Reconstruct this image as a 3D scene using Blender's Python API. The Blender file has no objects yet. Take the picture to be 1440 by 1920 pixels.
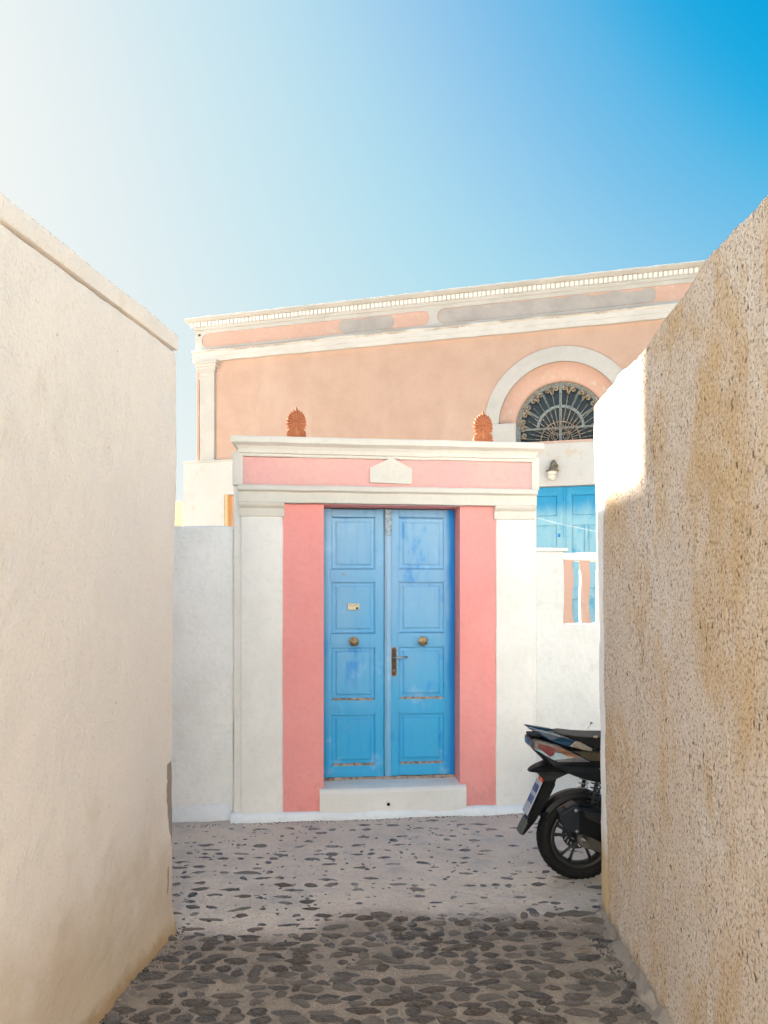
import bpy, bmesh, math, random
from mathutils import Vector, Matrix, noise
from mathutils.geometry import tessellate_polygon

R = math.radians
random.seed(7)
S = bpy.context.scene
C = S.collection

# ------------------------------------------------------------------ camera
cam = bpy.data.cameras.new('camera')
cam.sensor_fit = 'VERTICAL'
cam.sensor_height = 36.0
cam.sensor_width = 27.0
cam.lens = 36.0 * 1400 / 1920
cam.shift_y = 160 / 1920
cam.clip_start = 0.05
cam.clip_end = 2000
camo = bpy.data.objects.new('camera', cam)
camo.location = (0, 0, 1.65)
camo.rotation_euler = (R(90), 0, 0)
C.objects.link(camo)
S.camera = camo

# ------------------------------------------------------------------ light
SUN_AZ = 50      # degrees left of the view direction
SUN_EL = 30
sun_dir = Vector((-math.sin(R(SUN_AZ)) * math.cos(R(SUN_EL)), math.cos(R(SUN_AZ)) * math.cos(R(SUN_EL)), math.sin(R(SUN_EL))))
sl = bpy.data.lights.new('sun', 'SUN')
sl.energy = 5.0
sl.angle = R(0.9)
sl.color = (1.0, 0.93, 0.82)
so = bpy.data.objects.new('sun', sl)
so.rotation_euler = sun_dir.to_track_quat('Z', 'Y').to_euler()
so.location = (-8, 8, 12)
C.objects.link(so)

W = bpy.data.worlds.new('World')
S.world = W
W.use_nodes = True
wn = W.node_tree
wn.nodes.clear()
sky = wn.nodes.new('ShaderNodeTexSky')
sky.sky_type = 'NISHITA'
sky.sun_disc = False
sky.sun_elevation = R(SUN_EL)
sky.sun_rotation = R(-SUN_AZ)
sky.altitude = 100
sky.air_density = 1.0
sky.dust_density = 1.6
sky.ozone_density = 2.0
bg = wn.nodes.new('ShaderNodeBackground')
bg.inputs['Strength'].default_value = 0.05
wo = wn.nodes.new('ShaderNodeOutputWorld')
# tone of the air: the Nishita radiance is compressed channel by channel (hazy white round the sun, deep cyan away from it)
pre = wn.nodes.new('ShaderNodeVectorMath'); pre.operation = 'SCALE'; pre.inputs[3].default_value = 0.101
wn.links.new(sky.outputs[0], pre.inputs[0])
cur = wn.nodes.new('ShaderNodeRGBCurve')
CURVES = (((.30, .0), (.345, .006), (.385, .055), (.41, .115), (.45, .19), (.51, .29), (.58, .375), (.68, .46), (.82, .55), (1.1, .66), (1.5, .77), (2, .84), (3, .93)),
          ((.35, .19), (.5, .345), (.575, .42), (.62, .48), (.69, .545), (.78, .63), (.90, .72), (1.05, .775), (1.35, .83), (1.8, .875), (3, .95)),
          ((.6, .5), (.85, .70), (1.0, .785), (1.2, .845), (1.5, .87), (2, .885), (3, .91)))
for ch, pts in enumerate(CURVES):
    c = cur.mapping.curves[ch]
    c.points[0].location = (0, 0)
    c.points[1].location = (1, pts[-1][1])
    for (a, b) in pts[:-1]:
        c.points.new(a / 3, b)
cur.mapping.update()
wn.links.new(pre.outputs[0], cur.inputs['Color'])
post = wn.nodes.new('ShaderNodeVectorMath'); post.operation = 'SCALE'; post.inputs[3].default_value = 1.964
wn.links.new(cur.outputs[0], post.inputs[0])
wn.links.new(post.outputs[0], bg.inputs['Color'])
wn.links.new(bg.outputs[0], wo.inputs['Surface'])

S.view_settings.view_transform = 'Standard'
S.view_settings.look = 'None'
S.view_settings.gamma = 1
S.view_settings.use_curve_mapping = False
S.view_settings.exposure = 3.35
S.render.engine = 'CYCLES'
S.cycles.max_bounces = 10
S.cycles.diffuse_bounces = 6

# ------------------------------------------------------------------ node helpers
class NT:
    def __init__(s, name):
        s.m = bpy.data.materials.new(name)
        s.m.use_nodes = True
        s.t = s.m.node_tree
        s.b = s.t.nodes['Principled BSDF']
        s.tc = s.t.nodes.new('ShaderNodeTexCoord')
    def link(s, a, b):
        s.t.links.new(a, b)
    def put(s, sock, v):
        if hasattr(v, 'is_output'):
            s.link(v, sock)
        elif isinstance(v, (tuple, list)) and len(v) == 3 and sock.type == 'RGBA':
            sock.default_value = (*v, 1)
        else:
            sock.default_value = v
    def coord(s, stretch=(1, 1, 1), loc=(0, 0, 0), rot=(0, 0, 0)):
        mp = s.t.nodes.new('ShaderNodeMapping')
        s.link(s.tc.outputs['Object'], mp.inputs['Vector'])
        mp.inputs['Scale'].default_value = stretch
        mp.inputs['Location'].default_value = loc
        mp.inputs['Rotation'].default_value = rot
        return mp.outputs[0]
    def noise(s, scale, detail=4, rough=0.55, stretch=(1, 1, 1), loc=(0, 0, 0), dist=0, rot=(0, 0, 0)):
        n = s.t.nodes.new('ShaderNodeTexNoise')
        n.inputs['Scale'].default_value = scale
        n.inputs['Detail'].default_value = detail
        n.inputs['Roughness'].default_value = rough
        n.inputs['Distortion'].default_value = dist
        s.link(s.coord(stretch, loc, rot), n.inputs['Vector'])
        return n.outputs['Fac']
    def voro(s, scale, stretch=(1, 1, 1), feature='F1'):
        n = s.t.nodes.new('ShaderNodeTexVoronoi')
        n.feature = feature
        n.inputs['Scale'].default_value = scale
        s.link(s.coord(stretch), n.inputs['Vector'])
        return n.outputs['Distance']
    def ramp(s, v, a, b, lo=0.0, hi=1.0, smooth=True):
        n = s.t.nodes.new('ShaderNodeMapRange')
        n.interpolation_type = 'SMOOTHSTEP' if smooth else 'LINEAR'
        s.put(n.inputs['Value'], v)
        s.put(n.inputs['From Min'], a)
        s.put(n.inputs['From Max'], b)
        n.inputs['To Min'].default_value = lo
        n.inputs['To Max'].default_value = hi
        return n.outputs[0]
    def math(s, op, a, b=0.0):
        n = s.t.nodes.new('ShaderNodeMath')
        n.operation = op
        s.put(n.inputs[0], a)
        s.put(n.inputs[1], b)
        return n.outputs[0]
    def mix(s, f, a, b, mode='MIX'):
        n = s.t.nodes.new('ShaderNodeMix')
        n.data_type = 'RGBA'
        n.blend_type = mode
        s.put(n.inputs[0], f)
        s.put(n.inputs[6], a)
        s.put(n.inputs[7], b)
        return n.outputs[2]
    def xyz(s):
        n = s.t.nodes.new('ShaderNodeSeparateXYZ')
        s.link(s.tc.outputs['Object'], n.inputs[0])
        return n.outputs
    def rand(s):
        return s.t.nodes.new('ShaderNodeObjectInfo').outputs['Random']
    def bump(s, h, strength=0.3, dist=0.01, prev=None):
        n = s.t.nodes.new('ShaderNodeBump')
        n.inputs['Strength'].default_value = strength
        n.inputs['Distance'].default_value = dist
        s.link(h, n.inputs['Height'])
        if prev is not None:
            s.link(prev, n.inputs['Normal'])
        return n.outputs[0]
    def done(s, col, rough=0.85, metal=0.0, normal=None, spec=0.3, **k):
        s.put(s.b.inputs['Base Color'], col)
        s.put(s.b.inputs['Roughness'], rough)
        s.put(s.b.inputs['Metallic'], metal)
        s.b.inputs['Specular IOR Level'].default_value = spec
        if normal is not None:
            s.link(normal, s.b.inputs['Normal'])
        for kk, v in k.items():
            s.put(s.b.inputs[kk.replace('_', ' ')], v)
        return s.m

def plaster(name, c, c2=None, stain=None, dirt=None, sthr=(0.62, 0.8), sscale=2.5, sstretch=(1, 1, 1), grain=90, gb=0.25, lump=6, lb=0.25, crack=False):
    t = NT(name)
    if c2 is None:
        c2 = tuple(x * 0.86 for x in c)
    col = t.mix(t.ramp(t.noise(2.2, 5, 0.6), 0.35, 0.68), c, c2)
    col = t.mix(t.ramp(t.noise(26, 4, 0.6), 0.45, 0.75, 0, 0.35), col, tuple(x * 0.8 for x in c))
    if stain:
        col = t.mix(t.ramp(t.noise(sscale, 7, 0.65, sstretch, (3, 1, 7)), sthr[0], sthr[1], 0, 0.85), col, stain)
    if dirt:
        dz = t.math('SUBTRACT', t.xyz()[2], t.math('MULTIPLY', t.ramp(t.noise(7, 7, 0.75, (1, 1, 0.6), (4, 4, 4)), 0.42, 0.8), 0.9))
        col = t.mix(t.ramp(dz, 0.10, -0.15, 0, 0.35), col, dirt)
        col = t.mix(t.ramp(t.noise(18, 5, 0.7, (1, 1, 0.25), (7, 7, 1)), 0.62, 0.72, 0, 0.18), col, dirt)
    n = t.bump(t.noise(lump, 4, 0.55), lb, 0.03)
    n = t.bump(t.noise(grain, 4, 0.6), gb, 0.006, n)
    if crack:
        v = t.voro(1.3, (1, 1, 1.6), 'DISTANCE_TO_EDGE')
        k = t.math('MULTIPLY', t.ramp(v, 0.0, 0.006, 1, 0), t.ramp(t.noise(2.0, 2), 0.5, 0.6))
        col = t.mix(t.math('MULTIPLY', k, 0.45), col, tuple(x * 0.55 for x in c))
    return t.done(col, 0.92, 0, n, 0.15)

# ------------------------------------------------------------------ materials
WHITE = plaster('limewash_white', (0.765, 0.75, 0.725), (0.70, 0.685, 0.655), (0.66, 0.66, 0.65), sthr=(0.6, 0.85), sscale=3, grain=70, gb=0.22, lump=9, lb=0.3)
CREAM = plaster('limewash_cream', (0.615, 0.595, 0.55), (0.575, 0.55, 0.505), (0.54, 0.49, 0.42), sthr=(0.62, 0.9), sscale=5, sstretch=(0.4, 1, 2), grain=120, gb=0.1, lump=7, lb=0.15)
ROUGHWHITE = plaster('rough_limewash', (0.70, 0.70, 0.685), (0.65, 0.65, 0.63), (0.55, 0.55, 0.535), sthr=(0.58, 0.8), sscale=4, grain=40, gb=0.5, lump=10, lb=0.6)
GARDENWHITE = plaster('rough_limewash_lightened', (0.84, 0.84, 0.83), (0.78, 0.78, 0.765), (0.68, 0.68, 0.665), sthr=(0.58, 0.8), sscale=4, grain=40, gb=0.5, lump=10, lb=0.6)  # copy of the rough limewash, lightened to offset shade on the garden wall
SKIRT = plaster('fresh_blueish_limewash', (0.77, 0.805, 0.84), (0.73, 0.76, 0.79), (0.55, 0.58, 0.60), sthr=(0.6, 0.75), sscale=9, grain=60, gb=0.25, lump=12, lb=0.4)
PINKTOP = plaster('salmon_pink_paint_light', (0.70, 0.37, 0.36), (0.68, 0.40, 0.365), grain=140, gb=0.08, lump=8, lb=0.12)
PINK = plaster('salmon_pink_paint', (0.79, 0.33, 0.315), (0.76, 0.30, 0.285), (0.64, 0.28, 0.26), sthr=(0.62, 0.8), sscale=6, dirt=(0.55, 0.25, 0.22), grain=110, gb=0.15, lump=8, lb=0.25)
PEACH = plaster('peach_render', (0.53, 0.365, 0.285), (0.485, 0.33, 0.255), (0.56, 0.41, 0.335), sthr=(0.5, 0.75), sscale=1.2, sstretch=(1, 1, 0.35), grain=60, gb=0.08, lump=3, lb=0.1)
PEACH2 = plaster('peach_paint_new', (0.57, 0.375, 0.305), (0.55, 0.355, 0.285), (0.57, 0.48, 0.40), sthr=(0.55, 0.7), sscale=7, grain=60, gb=0.1)
GREYRENDER = plaster('bare_grey_render', (0.42, 0.385, 0.36), (0.35, 0.32, 0.30), (0.50, 0.40, 0.33), sthr=(0.6, 0.75), sscale=6, grain=30, gb=0.6, lump=8, lb=0.5)
MWHITE = plaster('aged_white_stucco', (0.51, 0.49, 0.46), (0.46, 0.44, 0.41), (0.37, 0.355, 0.33), sthr=(0.6, 0.85), sscale=2.5, grain=50, gb=0.3, lump=7, lb=0.35)
OCHRE = plaster('ochre_render', (0.72, 0.44, 0.24), (0.74, 0.50, 0.28))
SANDY = plaster('sandy_render', (0.50, 0.43, 0.34), (0.46, 0.39, 0.30))
OLDWHITE = plaster('patchy_old_limewash', (0.55, 0.54, 0.52), (0.52, 0.505, 0.485), (0.52, 0.44, 0.36), sthr=(0.56, 0.66), sscale=2.6, grain=40, gb=0.3, lump=6, lb=0.3)

def mk_peeling():
    t = NT('peeling_white_moulding')
    z = t.xyz()[2]
    edge = t.ramp(t.math('ADD', z, t.math('MULTIPLY', t.noise(1.6, 7, 0.75), 0.22)), 6.40, 6.425)
    col = t.mix(t.ramp(t.noise(3, 4), 0.4, 0.7), (0.58, 0.56, 0.53), (0.53, 0.51, 0.48))
    worn = t.mix(t.noise(40, 3), (0.47, 0.41, 0.36), (0.34, 0.31, 0.285))
    spots = t.ramp(t.noise(7, 6, 0.7, (0.5, 1, 2), (4, 0, 2)), 0.66, 0.70)
    m = t.math('MAXIMUM', t.math('MULTIPLY', edge, t.ramp(t.noise(0.9, 3, 0.5, loc=(1, 0, 5)), 0.45, 0.55)), spots)
    return t.done(t.mix(m, col, worn), 0.92, 0, t.bump(m, 0.5, 0.01, t.bump(t.noise(25, 4), 0.3, 0.01)), 0.15)
PEEL = mk_peeling()

def mk_left():
    t = NT('cream_textured_plaster')
    x, y, z = t.xyz()
    base = t.mix(t.ramp(t.noise(1.1, 5, 0.6), 0.35, 0.7), (0.84, 0.745, 0.65), (0.80, 0.72, 0.645))
    # ochre damp staining rising from the foot
    dz = t.math('ADD', z, t.math('MULTIPLY', t.noise(2.6, 6, 0.65), -1.1))
    base = t.mix(t.ramp(dz, 0.25, -0.45, 0, 0.75), base, (0.58, 0.44, 0.28))
    base = t.mix(t.ramp(t.noise(3.2, 6, 0.7, (1, 1, 0.7), (2, 9, 4)), 0.58, 0.8, 0, 0.5), base, (0.66, 0.52, 0.36))
    base = t.mix(t.ramp(t.noise(4.0, 4, 0.6, (1, 1, 0.7), (8, 2, 1)), 0.60, 0.78, 0, 0.55), base, (0.74, 0.71, 0.69))
    foot = t.math('ADD', z, t.math('MULTIPLY', t.noise(14, 5, 0.7), -0.12))
    base = t.mix(t.ramp(foot, 0.035, -0.05, 0, 0.9), base, (0.46, 0.30, 0.15))
    g = t.noise(95, 5, 0.62)
    g2 = t.noise(48, 3, 0.5)
    base = t.mix(t.ramp(g, 0.52, 0.72, 0, 0.30), base, (0.50, 0.40, 0.30))
    pit = t.ramp(t.noise(30, 2, 0.5, loc=(5, 5, 5)), 0.74, 0.80, 0, 0.6)
    base = t.mix(pit, base, (0.35, 0.27, 0.2))
    # plaster knocked off the corner, bare mortar showing
    jag = t.math('SUBTRACT', t.noise(26, 5, 0.7, (1, 1, 0.35), (6, 6, 6)), 0.5)
    wdt = t.math('MULTIPLY', t.ramp(z, 0.36, 0.62), t.ramp(z, 0.850, 0.835))
    lim = t.math('ADD', t.math('MULTIPLY', wdt, -0.078), t.math('MULTIPLY', jag, 0.085))
    d1 = t.math('SUBTRACT', x, lim)
    bare = t.math('MULTIPLY', t.ramp(d1, -0.002, 0.002), t.ramp(z, 0.33, 0.37))
    bare = t.math('MULTIPLY', bare, t.ramp(t.math('ADD', z, t.math('MULTIPLY', jag, 0.12)), 0.855, 0.845))
    e2 = t.math('ABSOLUTE', t.math('ADD', x, 0.066))
    b2 = t.math('MULTIPLY', t.ramp(t.math('ADD', e2, t.math('MULTIPLY', jag, 0.02)), 0.010, 0.006), t.math('MULTIPLY', t.ramp(z, 0.20, 0.22), t.ramp(z, 0.35, 0.33)))
    bare = t.math('MAXIMUM', bare, b2)
    base = t.mix(bare, base, t.mix(t.noise(60, 4), (0.40, 0.32, 0.24), (0.30, 0.24, 0.18)))
    g = t.math('SUBTRACT', g, t.math('MULTIPLY', bare, 0.8))
    n = t.bump(t.noise(5, 4, 0.6), 0.35, 0.03)
    n = t.bump(g2, 0.22, 0.009, n)
    n = t.bump(g, 0.50, 0.007, n)
    return t.done(base, 0.93, 0, n, 0.12)
LEFTM = mk_left()
BARE = plaster('bare_brown_mortar', (0.36, 0.29, 0.215), (0.30, 0.24, 0.18), grain=120, gb=0.5)

def mk_right():
    t = NT('weathered_roughcast')
    x, y, z = t.xyz()
    s1 = t.noise(1.7, 8, 0.72, (1, 1, 0.5), (0, 0, 0), 0.9)
    s2 = t.noise(7.0, 6, 0.7, (1, 1, 0.38), (5, 2, 8), 0.5)
    st = t.ramp(t.math('ADD', t.math('MULTIPLY', s1, 0.7), t.math('MULTIPLY', s2, 0.3)), 0.44, 0.60)
    col = t.mix(st, (0.70, 0.595, 0.51), (0.62, 0.445, 0.27))
    pale = t.ramp(t.noise(3.2, 7, 0.7, (1, 1, 0.4), (9, 4, 3), 0.8), 0.55, 0.68, 0, 0.8)
    col = t.mix(pale, col, (0.76, 0.70, 0.65))
    col = t.mix(t.ramp(t.noise(1.6, 4, 0.6, (1, 1, 0.5), (2, 7, 6)), 0.56, 0.72, 0, 0.55), col, (0.575, 0.405, 0.245))
    # aggregate grain and pits
    g = t.noise(88, 5, 0.72, (1, 1, 0.85))
    col = t.mix(t.ramp(g, 0.50, 0.62, 0, 0.78), col, (0.27, 0.175, 0.105))
    col = t.mix(t.ramp(g, 0.46, 0.34, 0, 0.55), col, (0.84, 0.72, 0.58))
    pit = t.math('MULTIPLY', t.ramp(t.noise(55, 2, 0.5, (1, 1, 0.5), (3, 3, 3)), 0.63, 0.70), t.ramp(t.noise(4, 3), 0.38, 0.58))
    col = t.mix(t.math('MULTIPLY', pit, 0.85), col, (0.13, 0.075, 0.04))
    # smoother cream stretch near the top, its sunlit lightness painted into the colour
    wob = t.math('MULTIPLY', t.math('SUBTRACT', t.noise(6, 4, 0.6), 0.5), 0.10)
    xe = t.math('ADD', x, wob)
    cz = t.ramp(z, 2.10, 2.30)
    cream = t.math('MULTIPLY', t.ramp(xe, 0.33, 0.38), cz)
    lcol = t.mix(t.ramp(t.noise(9, 5, 0.6, (1, 1, 0.12)), 0.52, 0.75, 0, 0.7), (0.70, 0.60, 0.47), (0.50, 0.32, 0.16))
    col = t.mix(cream, col, lcol)
    # limewashed quoin at the end of the wall
    edge = t.math('ADD', t.ramp(z, 2.0, 2.35, 0.0, -0.24), 0.885)
    edge = t.math('SUBTRACT', edge, t.math('MULTIPLY', t.ramp(z, 0.9, 0.2), 0.03))
    d = t.math('SUBTRACT', t.math('ADD', x, t.math('MULTIPLY', t.math('SUBTRACT', t.noise(22, 4, 0.7), 0.5), 0.07)), edge)
    q = t.ramp(d, -0.006, 0.006)
    wcol = t.mix(t.ramp(t.noise(5, 4), 0.4, 0.7), (0.80, 0.80, 0.80), (0.74, 0.74, 0.74))
    low = t.ramp(t.math('ADD', z, t.math('MULTIPLY', t.noise(6, 4), -0.5)), 0.32, 0.02)
    wcol = t.mix(low, wcol, t.mix(t.noise(12, 4, 0.6, (1, 1, 0.15)), (0.66, 0.52, 0.32), (0.50, 0.38, 0.22)))
    col = t.mix(q, col, wcol)
    crk = t.ramp(t.math('ABSOLUTE', d), 0.0, 0.010, 0.55, 0)
    col = t.mix(crk, col, (0.45, 0.28, 0.13))
    foot = t.math('ADD', z, t.math('MULTIPLY', t.noise(12, 5, 0.7), -0.14))
    col = t.mix(t.ramp(foot, 0.03, -0.06, 0, 0.9), col, (0.24, 0.20, 0.165))
    n = t.bump(t.noise(14, 5, 0.65, (1, 1, 0.8)), 0.45, 0.02)
    hh = t.math('SUBTRACT', t.math('MULTIPLY', g, -1.0), t.math('MULTIPLY', pit, 1.2))
    amt = t.math('SUBTRACT', 1.0, t.math('MULTIPLY', t.math('MAXIMUM', q, cream), 0.75))
    n = t.bump(t.math('MULTIPLY', hh, amt), 0.9, 0.011, n)
    return t.done(col, 0.95, 0, n, 0.1)
RIGHTM = mk_right()

def mk_ground():
    t = NT('cement_paving_mortar')
    x, y, z = t.xyz()
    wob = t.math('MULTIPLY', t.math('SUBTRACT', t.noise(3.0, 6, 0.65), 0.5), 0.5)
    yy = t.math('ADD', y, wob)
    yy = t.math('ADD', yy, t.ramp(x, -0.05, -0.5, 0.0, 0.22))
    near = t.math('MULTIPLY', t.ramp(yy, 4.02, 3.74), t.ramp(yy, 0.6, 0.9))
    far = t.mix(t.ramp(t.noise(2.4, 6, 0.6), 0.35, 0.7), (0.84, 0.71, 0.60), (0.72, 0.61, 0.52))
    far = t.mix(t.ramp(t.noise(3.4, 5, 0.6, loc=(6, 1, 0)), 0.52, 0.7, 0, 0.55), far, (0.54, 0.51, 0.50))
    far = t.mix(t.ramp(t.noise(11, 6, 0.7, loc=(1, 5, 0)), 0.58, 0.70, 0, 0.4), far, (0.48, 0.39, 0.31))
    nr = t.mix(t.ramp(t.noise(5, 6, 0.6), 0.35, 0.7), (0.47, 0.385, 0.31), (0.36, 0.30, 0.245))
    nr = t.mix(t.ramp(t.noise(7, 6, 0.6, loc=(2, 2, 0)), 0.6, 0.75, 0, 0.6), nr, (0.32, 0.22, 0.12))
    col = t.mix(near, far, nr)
    col = t.mix(t.ramp(t.noise(70, 4, 0.6), 0.5, 0.75, 0, 0.30), col, (0.16, 0.14, 0.12))
    col = t.mix(t.ramp(t.noise(28, 5, 0.7, loc=(4, 2, 0)), 0.64, 0.70, 0, 0.35), col, (0.62, 0.57, 0.52))
    wl = t.ramp(t.math('ADD', t.math('SUBTRACT', y, t.math('MULTIPLY', x, 0.1135)), t.math('MULTIPLY', t.noise(8, 4), 0.12)), 5.58, 5.68, 0, 0.5)
    col = t.mix(wl, col, (0.55, 0.50, 0.46))
    col = t.mix(t.ramp(y, 6.35, 6.45), col, (0.17, 0.13, 0.09))
    col = t.mix(t.math('MULTIPLY', t.ramp(x, 1.50, 1.58), t.ramp(y, 3.9, 3.8)), col, (0.19, 0.15, 0.11))   # unseen ground behind the right wall, darkened to cut bounced sunlight
    # unseen ground behind the gateway has a dark soil tone to cut bounce
    n = t.bump(t.noise(13, 7, 0.7), 1.0, 0.05)
    n = t.bump(t.noise(90, 3, 0.6), 0.6, 0.007, n)
    return t.done(col, 0.9, 0, n, 0.2)
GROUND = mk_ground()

def mk_stone():
    t = NT('dark_volcanic_stone')
    r = t.rand()
    c = t.mix(t.ramp(r, 0.1, 0.9), (0.185, 0.172, 0.178), (0.44, 0.385, 0.345))
    c = t.mix(t.ramp(t.math('FRACT', t.math('MULTIPLY', r, 7.3)), 0.6, 0.9, 0, 0.8), c, (0.20, 0.155, 0.125))
    c = t.mix(t.ramp(t.noise(5, 6, 0.75), 0.42, 0.62, 0, 0.8), c, (0.50, 0.43, 0.37))
    c = t.mix(t.ramp(t.noise(14, 5, 0.7), 0.48, 0.66, 0, 0.7), c, (0.05, 0.046, 0.05))
    n = t.bump(t.noise(9, 6, 0.75), 0.9, 0.12)
    return t.done(c, 0.7, 0, n, 0.3)
STONE = mk_stone()

def mk_blue(name, light, mid, deep, lo, hi, amp=1.5, edges=None):
    t = NT(name)
    x, y, z = t.xyz()
    n1 = t.noise(2.6, 5, 0.6, (1, 1, 0.6))
    f = t.ramp(t.math('ADD', z, t.math('MULTIPLY', t.math('SUBTRACT', t.noise(2.6, 5, 0.6, (1, 1, 0.3)), 0.5), amp)), lo, hi)
    col = t.mix(f, mid, light)
    cl = t.ramp(t.noise(5, 6, 0.65, (1, 1, 0.8), (3, 3, 1)), 0.55, 0.72, 0, 0.55)
    col = t.mix(cl, col, tuple(min(1, v * 1.15 + 0.05) for v in light))
    dp = t.ramp(t.noise(4, 6, 0.65, (1, 1, 0.5), (7, 1, 2)), 0.54, 0.70, 0, 0.8)
    col = t.mix(dp, col, deep)
    if edges:
        e = t.ramp(t.math('ADD', x, t.math('MULTIPLY', t.math('SUBTRACT', t.noise(3, 4, 0.6, (1, 1, 0.5), (1, 1, 1)), 0.5), 0.10)), edges[0], edges[1])
        col = t.mix(e, col, deep)
    grain = t.noise(30, 5, 0.6, (1, 1, 0.08))
    col = t.mix(t.ramp(grain, 0.5, 0.8, 0, 0.30), col, deep)
    # chipped paint that shows the bare wood, mostly low down
    chip = t.ramp(t.math('ADD', t.noise(20, 7, 0.75, (0.7, 1, 1.3), (2, 8, 5)), t.ramp(z, lo - 0.6, lo - 1.9, 0, 0.055)), 0.655, 0.67)
    wood = t.mix(t.noise(30, 4, 0.6, (1, 1, 0.1)), (0.42, 0.30, 0.22), (0.20, 0.14, 0.10))
    col = t.mix(t.math('MULTIPLY', chip, 0.85), col, wood)
    nn = t.bump(t.math('ADD', grain, t.math('MULTIPLY', chip, -0.7)), 0.28, 0.004)
    return t.done(col, t.ramp(n1, 0.3, 0.7, 0.5, 0.7), 0, nn, 0.35)
BLUE = mk_blue('faded_blue_door_paint', (0.23, 0.45, 0.68), (0.04, 0.38, 0.69), (0.005, 0.23, 0.64), 0.5, 2.2, edges=(1.60, 1.66))
BLUE2 = mk_blue('turquoise_blue_paint', (0.02, 0.27, 0.50), (0.26, 0.50, 0.60), (0.05, 0.33, 0.53), 2.95, 3.25, amp=0.6)  # deeper blue near the top, paler below

BLUEPALE = mk_blue('worn_pale_blue_batten_paint', (0.33, 0.50, 0.68), (0.17, 0.45, 0.68), (0.05, 0.36, 0.66), 0.5, 2.0)

def flat(name, c, rough=0.5, metal=0.0, spec=0.5, var=0.15, bump=0.1, scale=40, **k):
    t = NT(name)
    n = t.noise(scale, 4, 0.6)
    col = t.mix(t.ramp(n, 0.35, 0.7), c, tuple(max(0, v * (1 - var * 2)) for v in c))
    return t.done(col, rough, metal, t.bump(n, bump, 0.002), spec, **k)
WOOD = flat('bare_worn_wood', (0.46, 0.34, 0.27), 0.85, var=0.35, bump=0.5, scale=25)
BRASS = flat('tarnished_brass', (0.36, 0.26, 0.15), 0.45, 0.7, var=0.3, scale=60)
DARKBRASS = flat('dark_bronze_plate', (0.09, 0.055, 0.04), 0.4, 0.5, var=0.3)
STEEL = flat('dull_steel', (0.45, 0.44, 0.43), 0.35, 0.9)
PLATEM = flat('yellowed_plastic', (0.72, 0.62, 0.42), 0.5, var=0.1)
INKM = flat('dark_print', (0.10, 0.07, 0.05), 0.6)
TERRA = plaster('terracotta', (0.40, 0.15, 0.075), (0.34, 0.12, 0.06), (0.46, 0.21, 0.12), sthr=(0.6, 0.75), sscale=20, grain=150, gb=0.3, lump=30, lb=0.2)
GLASSDARK = flat('dark_window_glass', (0.035, 0.04, 0.045), 0.08, var=0.2, bump=0.0, spec=0.7)
FRAMEGREEN = flat('grey_green_window_paint', (0.27, 0.33, 0.33), 0.6, var=0.25)
IRON = flat('weathered_wrought_iron', (0.44, 0.34, 0.24), 0.65, 0.2, var=0.4, scale=20)
LAMPMETAL = flat('aged_lamp_metal', (0.32, 0.27, 0.19), 0.5, 0.4, var=0.35)
LAMPGLASS = flat('milky_lamp_glass', (0.74, 0.68, 0.58), 0.25, var=0.1, bump=0)
BLACKP = flat('matt_black_plastic', (0.005, 0.005, 0.006), 0.48, var=0.2, scale=120, bump=0.15, spec=0.22)
BLACKG = flat('gloss_black_bodywork', (0.012, 0.014, 0.020), 0.16, var=0.1, bump=0.0, spec=0.6)
BLUEBLK = flat('glossy_dark_blue_bodywork', (0.012, 0.04, 0.075), 0.15, var=0.1, bump=0.0, spec=0.6)
SEATM = flat('black_vinyl', (0.008, 0.007, 0.0065), 0.55, var=0.2, bump=0.4, scale=200, spec=0.22)
RUBBER = flat('tyre_rubber', (0.011, 0.0095, 0.009), 0.75, var=0.25, bump=0.3, scale=60, spec=0.22)
RIMM = flat('dark_alloy', (0.03, 0.027, 0.025), 0.45, 0.3, var=0.2)
TAN = flat('tan_reflection_tone', (0.27, 0.215, 0.165), 0.35, 0.2)  # beige reflection on the grab rail, put into a colour
OLIVE = flat('brown_gold_panel', (0.07, 0.052, 0.025), 0.35)
LENSCLEAR = flat('clear_lens', (0.15, 0.14, 0.15), 0.1, var=0.15, spec=0.7)
LENSRED = flat('red_lens', (0.14, 0.008, 0.014), 0.1, spec=0.7)
LENSORANGE = flat('amber_lens', (0.24, 0.11, 0.055), 0.12, spec=0.7)
REFL = flat('red_orange_reflector', (0.65, 0.10, 0.03), 0.15, spec=0.7)
NPLATE = flat('white_plate', (0.42, 0.43, 0.47), 0.4, var=0.1)
NBLUE = flat('blue_print', (0.04, 0.07, 0.22), 0.5)
CABLEM = flat('white_cable_sheath', (0.75, 0.75, 0.73), 0.5)
LEAF = flat('dry_green_leaf', (0.10, 0.12, 0.04), 0.7)
CONC = plaster('grey_cement_fillet', (0.34, 0.29, 0.245), (0.22, 0.195, 0.175), (0.45, 0.34, 0.22), sthr=(0.6, 0.75), sscale=9, grain=80, gb=0.6, lump=14, lb=0.6)

# ------------------------------------------------------------------ object helpers
def thing(name, label, cat, loc=(0, 0, 0), rz=0, group=None):
    o = bpy.data.objects.new(name, None)
    o.empty_display_size = 0.2
    o.location = loc
    o.rotation_euler = (0, 0, rz)
    C.objects.link(o)
    o['label'] = label
    o['category'] = cat
    if group:
        o['group'] = group
    return o

def link_mesh(name, verts, faces, mat, parent=None, smooth=False, loc=(0, 0, 0), rot=(0, 0, 0)):
    me = bpy.data.meshes.new(name)
    me.from_pydata([tuple(v) for v in verts], [], faces)
    me.materials.append(mat)
    if smooth:
        me.polygons.foreach_set('use_smooth', [True] * len(me.polygons))
    me.update()
    return link_data(name, me, parent, loc, rot)

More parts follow.
